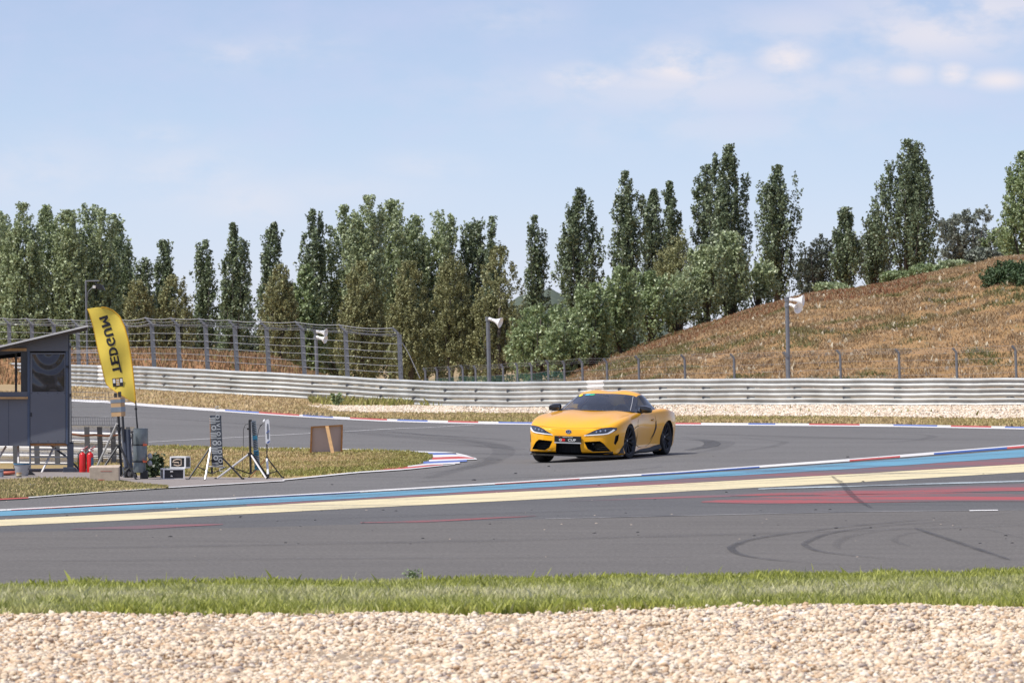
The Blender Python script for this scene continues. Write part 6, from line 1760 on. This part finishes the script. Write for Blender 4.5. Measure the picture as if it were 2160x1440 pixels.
    # stickers on the glass
    def sticker(u0, u1, t0, t1, mat, nm, rnd=True):
        P = []
        for a in np.linspace(0, 1, 7):
            row = []
            for bq in np.linspace(0, 1, 7):
                A_, B_ = a*2-1, bq*2-1
                if rnd: A_, B_ = A_*math.sqrt(1-B_*B_/2), B_*math.sqrt(1-A_*A_/2)
                u = (u0+u1)/2+A_*(u1-u0)/2; t = (t0+t1)/2+B_*(t1-t0)/2
                p = cr(list(cr(list(full), u)), t); row.append((p[0], p[1]-.006, p[2]+.004))
            P.append(row)
        mb = MB(); mb.grid(P); fin(mb, nm, mat, ws)
    sticker(1.62, 1.90, 5.50, 5.78, M_plain('yellow sticker', (.85, .75, .03)), 'round_sticker')
    sticker(1.68, 1.92, 4.98, 5.30, M_plain('blue sticker', (.08, .42, .55)), 'sticker', False)
    sticker(1.66, 1.90, 4.62, 4.98, M_plain('green sticker', (.05, .42, .20)), 'sticker')
    # ---- mirrors
    for s in (-1, 1):
        mb = MB(); bmm = bmesh.new(); bmesh.ops.create_cube(bmm, size=1); bmesh.ops.subdivide_edges(bmm, edges=bmm.edges[:], cuts=3, use_grid_fill=True)
        for v in bmm.verts:
            c = v.co*2; n_ = c.normalized()*1.18; c = c.lerp(n_, .55); tx = 1-.22*(c.x*s > 0)*c.x*s
            v.co = Vector((s*(.905)+c.x*.115, -.17+c.y*.075, .955+c.z*.068*tx-.012*c.x*s))
        bmm.verts.index_update(); mb.add([v.co.copy() for v in bmm.verts], [[v.index for v in f.verts] for f in bmm.faces]); bmm.free()
        mir = fin(mb, 'mirror', BLK, root)
        mb = MB(); mb.tube([(s*.79, -.18, .895), (s*.86, -.17, .91)], [.03, .022], 8); fin(mb, 'mirror_arm', BLK, mir)
        mb = MB(); mb.tube([(s*.80, -.255, .985), (s*.795, -.262, .93), (s*.81, -.255, .905)], .006, 5); fin(mb, 'mirror_edge', CHR, mir)
    # ---- cabin: floor, seats, dash, wheel
    mb = MB(); mb.box(-.78, .78, -.55, 1.2, .30, .33); fin(mb, 'cabin_floor', MT['dark'], root, False)
    mb = MB(); mb.grid([[(x, y, z-.05*(abs(x) > .6)) for x in np.linspace(-.70, .70, 9)] for y, z in ((-.58, .90), (-.35, .915), (-.18, .90), (-.14, .80), (-.15, .5))]); fin(mb, 'dashboard', MT['seat'], root)
    mb = MB()
    mb.box(-.32, -.05, -.40, -.22, .912, .925, M=Matrix.Identity(4)); fin(mb, 'paper_sheet', MT['bucket'], root, False)
    for s in (-1, 1):
        st = MB(); st.box(s*.37-.25, s*.37+.25, .15, .62, .42, .55, bev=.04); st.box(s*.37-.24, s*.37+.24, .56, .72, .50, .98, bev=.06); st.box(s*.37-.12, s*.37+.12, .60, .70, .96, 1.13, bev=.04)
        fin(st, 'seat', MT['seat'], root)
    mb = MB(); mb.tube([(.37+.18*math.cos(a), -.02+.06*math.sin(a), .86+.17*math.sin(a)) for a in np.linspace(0, 2*math.pi, 25)], .014, 6); mb.tube([(.20, -.02, .86), (.54, -.02, .86)], .014, 6); mb.tube([(.37, -.02, .86), (.37, -.18, .80)], .02, 6); fin(mb, 'steering_wheel', MAT, root)
    mb = MB(); mb.box(-.10, .10, .02, .05, 1.165, 1.20, bev=.01); fin(mb, 'inner_mirror', MAT, root)
    # ---- wheels, not rolled with the body
    for sx in (-1, 1):
        for sy in (-1.235, 1.235):
            steer = R(-7) if sy < 0 else 0
            wx = sx*(.795 if sy < 0 else .79); hw = .122 if sy < 0 else .135; r = .338
            M = Matrix.Translation((wx, sy, r)) @ Matrix.Rotation(steer, 4, 'Z') @ Matrix.Rotation(R(90)*sx, 4, 'Y')
            def part(mb, nm, mat, par, ang=35):
                return mb.build(nm, mat, par, smooth=True, angle=ang)
            W = thing('wheel', None, None); W.parent = root
            for kx in ('label', 'category'):
                if kx in W: del W[kx]
            tb = MB(); tb.lathe([(.245, -hw*.86), (.26, -hw*.98), (.30, -hw), (.325, -hw*.93), (r-.003, -hw*.78), (r, -hw*.4), (r, hw*.4), (r-.003, hw*.78), (.325, hw*.93), (.30, hw), (.26, hw*.98), (.245, hw*.86)], 48, M=M); part(tb, 'tyre', MT['rubber'], W)
            rb = MB(); rb.lathe([(.245, -hw*.86), (.225, -hw*.6), (.215, 0), (.222, hw*.55), (.238, hw*.80), (.250, hw*.90), (.250, hw*.80)], 40, M=M)
            for k in range(10):
                a = 2*math.pi*k/10
                for da in (-.055, .055):
                    p0 = Vector((.05*math.cos(a), .05*math.sin(a), hw*.52)); p1 = Vector((.232*math.cos(a+da*1.3), .232*math.sin(a+da*1.3), hw*.80)); rb.tube([p0, p0.lerp(p1, .5)+Vector((0, 0, .008)), p1], [.016, .010, .010], 6, M=M)
            rb.lathe([(.001, hw*.62), (.03, hw*.62), (.045, hw*.55), (.06, hw*.40), (.001, hw*.38)], 20, M=M)
            part(rb, 'rim', M_plain('dark grey alloy', (.035, .036, .042), rough=.28, metal=.6), W)
            db = MB(); db.lathe([(.001, 0), (.175, 0), (.175, .02), (.001, .02)], 30, M=M @ Matrix.Translation((0, 0, -.01))); part(db, 'brake_disc', M_plain('disc', (.08, .08, .085), rough=.5, metal=.3), W)
            cb = MB(); cb.lathe([(.001, hw*.66), (.014, hw*.66), (.018, hw*.6)], 12, M=M); part(cb, 'centre_cap', MT['silver'], W)
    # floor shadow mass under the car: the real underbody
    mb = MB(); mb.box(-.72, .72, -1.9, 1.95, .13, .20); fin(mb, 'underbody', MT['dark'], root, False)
    return root, Bm, Rm, cen
CAR, BM, RM, CEN = build_car()

# ------------------------------------------------------------ driver
def skin_mesh(name, verts, edges, rad, mat, parent=None, M=None, sub=1, rootv=0):
    me = bpy.data.meshes.new(name); me.from_pydata([tuple(v) for v in verts], edges, [])
    o = bpy.data.objects.new(name, me); COL.objects.link(o)
    md = o.modifiers.new('s', 'SKIN'); md.use_smooth_shade = True
    for i, r in enumerate(rad):
        sv = me.skin_vertices[0].data[i]; sv.radius = (r, r) if isinstance(r, (int, float)) else r
        sv.use_root = (i == rootv)
    s2 = o.modifiers.new('u', 'SUBSURF'); s2.levels = sub; s2.render_levels = sub
    dg = bpy.context.evaluated_depsgraph_get(); m2 = bpy.data.meshes.new_from_object(o.evaluated_get(dg)); o.modifiers.clear()
    if M is not None: m2.transform(M)
    o.data = m2; m2.materials.clear(); m2.materials.append(mat); o.parent = parent
    return o
def driver():
    Wm = Matrix.Translation(CEN) @ RM.to_4x4() @ Matrix.Scale(SC, 4) @ BM
    base = Wm @ Vector((.37, .45, .55))
    p = thing('person', 'person in dark clothes driving the yellow car, both hands on the wheel', 'person', base)
    M = Matrix.Translation(-base) @ Wm
    V = [(.37, .45, .60), (.37, .50, .78), (.37, .51, .93), (.37, .50, 1.00), (.37, .48, 1.05),      # pelvis, belly, chest, neck base, neck
         (.20, .50, .945), (.54, .50, .945), (.14, .32, .80), (.60, .32, .80), (.20, .10, .87), (.54, .10, .87), (.205, .04, .90), (.535, .04, .90),
         (.28, .20, .62), (.46, .20, .62), (.29, -.15, .66), (.45, -.15, .66), (.29, -.40, .42), (.45, -.40, .42)]
    E = [(0, 1), (1, 2), (2, 3), (3, 4), (2, 5), (2, 6), (5, 7), (6, 8), (7, 9), (8, 10), (9, 11), (10, 12), (0, 13), (0, 14), (13, 15), (14, 16), (15, 17), (16, 18)]
    Rd = [.15, .13, .15, .07, .055, .07, .07, .048, .048, .032, .032, .03, .03, .085, .085, .062, .062, .045, .045]
    for s, h in ((-1, 11), (1, 12)):      # four curled fingers and a thumb on the rim
        bx, by, bz = V[h]
        for k, L in enumerate((.9, 1.0, .95, .75)):
            a = (bx+.006*s, by-.035, bz+.026-.018*k); c = (bx-.006*s, by-.062*L-.006, bz+.028-.018*k); d = (bx-.028*s, by-.058*L, bz+.026-.018*k)
            i0 = len(V); V += [a, c, d]; E += [(h, i0), (i0, i0+1), (i0+1, i0+2)]; Rd += [.010, .009, .008]
        i0 = len(V); V += [(bx-.022*s, by-.015, bz+.035), (bx-.036*s, by-.04, bz+.040)]; E += [(h, i0), (i0, i0+1)]; Rd += [.011, .009]
    skin_mesh('body', V, E, Rd, MT['clothdark'], p, M)
    bmh = bmesh.new(); bmesh.ops.create_uvsphere(bmh, u_segments=20, v_segments=14, radius=1)
    for v in bmh.verts:
        c = v.co; x, y, z = c.x*.076, c.y*.098, c.z*.118
        if z < 0: x *= 1-.25*(-c.z)**2; y = y*(1-.15*(-c.z))
        if c.y < -.9 and abs(c.x) < .25 and -.35 < c.z < .15: y -= .020*(1-abs(c.x)*4)     # nose
        if c.y < -.75 and .05 < c.z < .25 and .2 < abs(c.x) < .5: y += .006                 # eye sockets
        v.co = Vector((.37+x, .45+y, 1.115+z))
    mb = MB(); bmh.verts.index_update(); mb.add([M @ v.co for v in bmh.verts], [[v.index for v in f.verts] for f in bmh.faces]); bmh.free()
    for s in (-1, 1): mb.tube([M @ Vector((.37+s*.074, .455, 1.09)), M @ Vector((.37+s*.082, .462, 1.125))], .012, 6)
    hd = mb.build('head', MT['skin'], p, smooth=True)
    mb = MB()
    for s in (-1, 1): mb.lathe([(.001, .003), (.009, .001), (.011, -.003)], 10, M=M @ Matrix.Translation((.37+s*.03, .362, 1.128)) @ Matrix.Rotation(R(90), 4, 'X'))
    mb.tube([M @ Vector((.37-.025, .372, 1.055)), M @ Vector((.37, .366, 1.052)), M @ Vector((.37+.025, .372, 1.055))], .004, 5); mb.build('face_features', MT['redd'], hd)
    mb = MB(); rows = []
    for a in np.linspace(.0, 1.35, 8):
        rows.append([M @ Vector((.37+.083*math.cos(a)*math.cos(t), .455+.106*math.cos(a)*math.sin(t), 1.15+.09*math.sin(a))) for t in np.linspace(0, 2*math.pi, 25)])
    mb.grid(rows); mb.tube([M @ Vector((.31, .345, 1.152)), M @ Vector((.37, .300, 1.150)), M @ Vector((.43, .345, 1.152))], .012, 6); mb.build('cap', MT['ink'], p, smooth=True)
driver()
print('objects', len(bpy.data.objects))
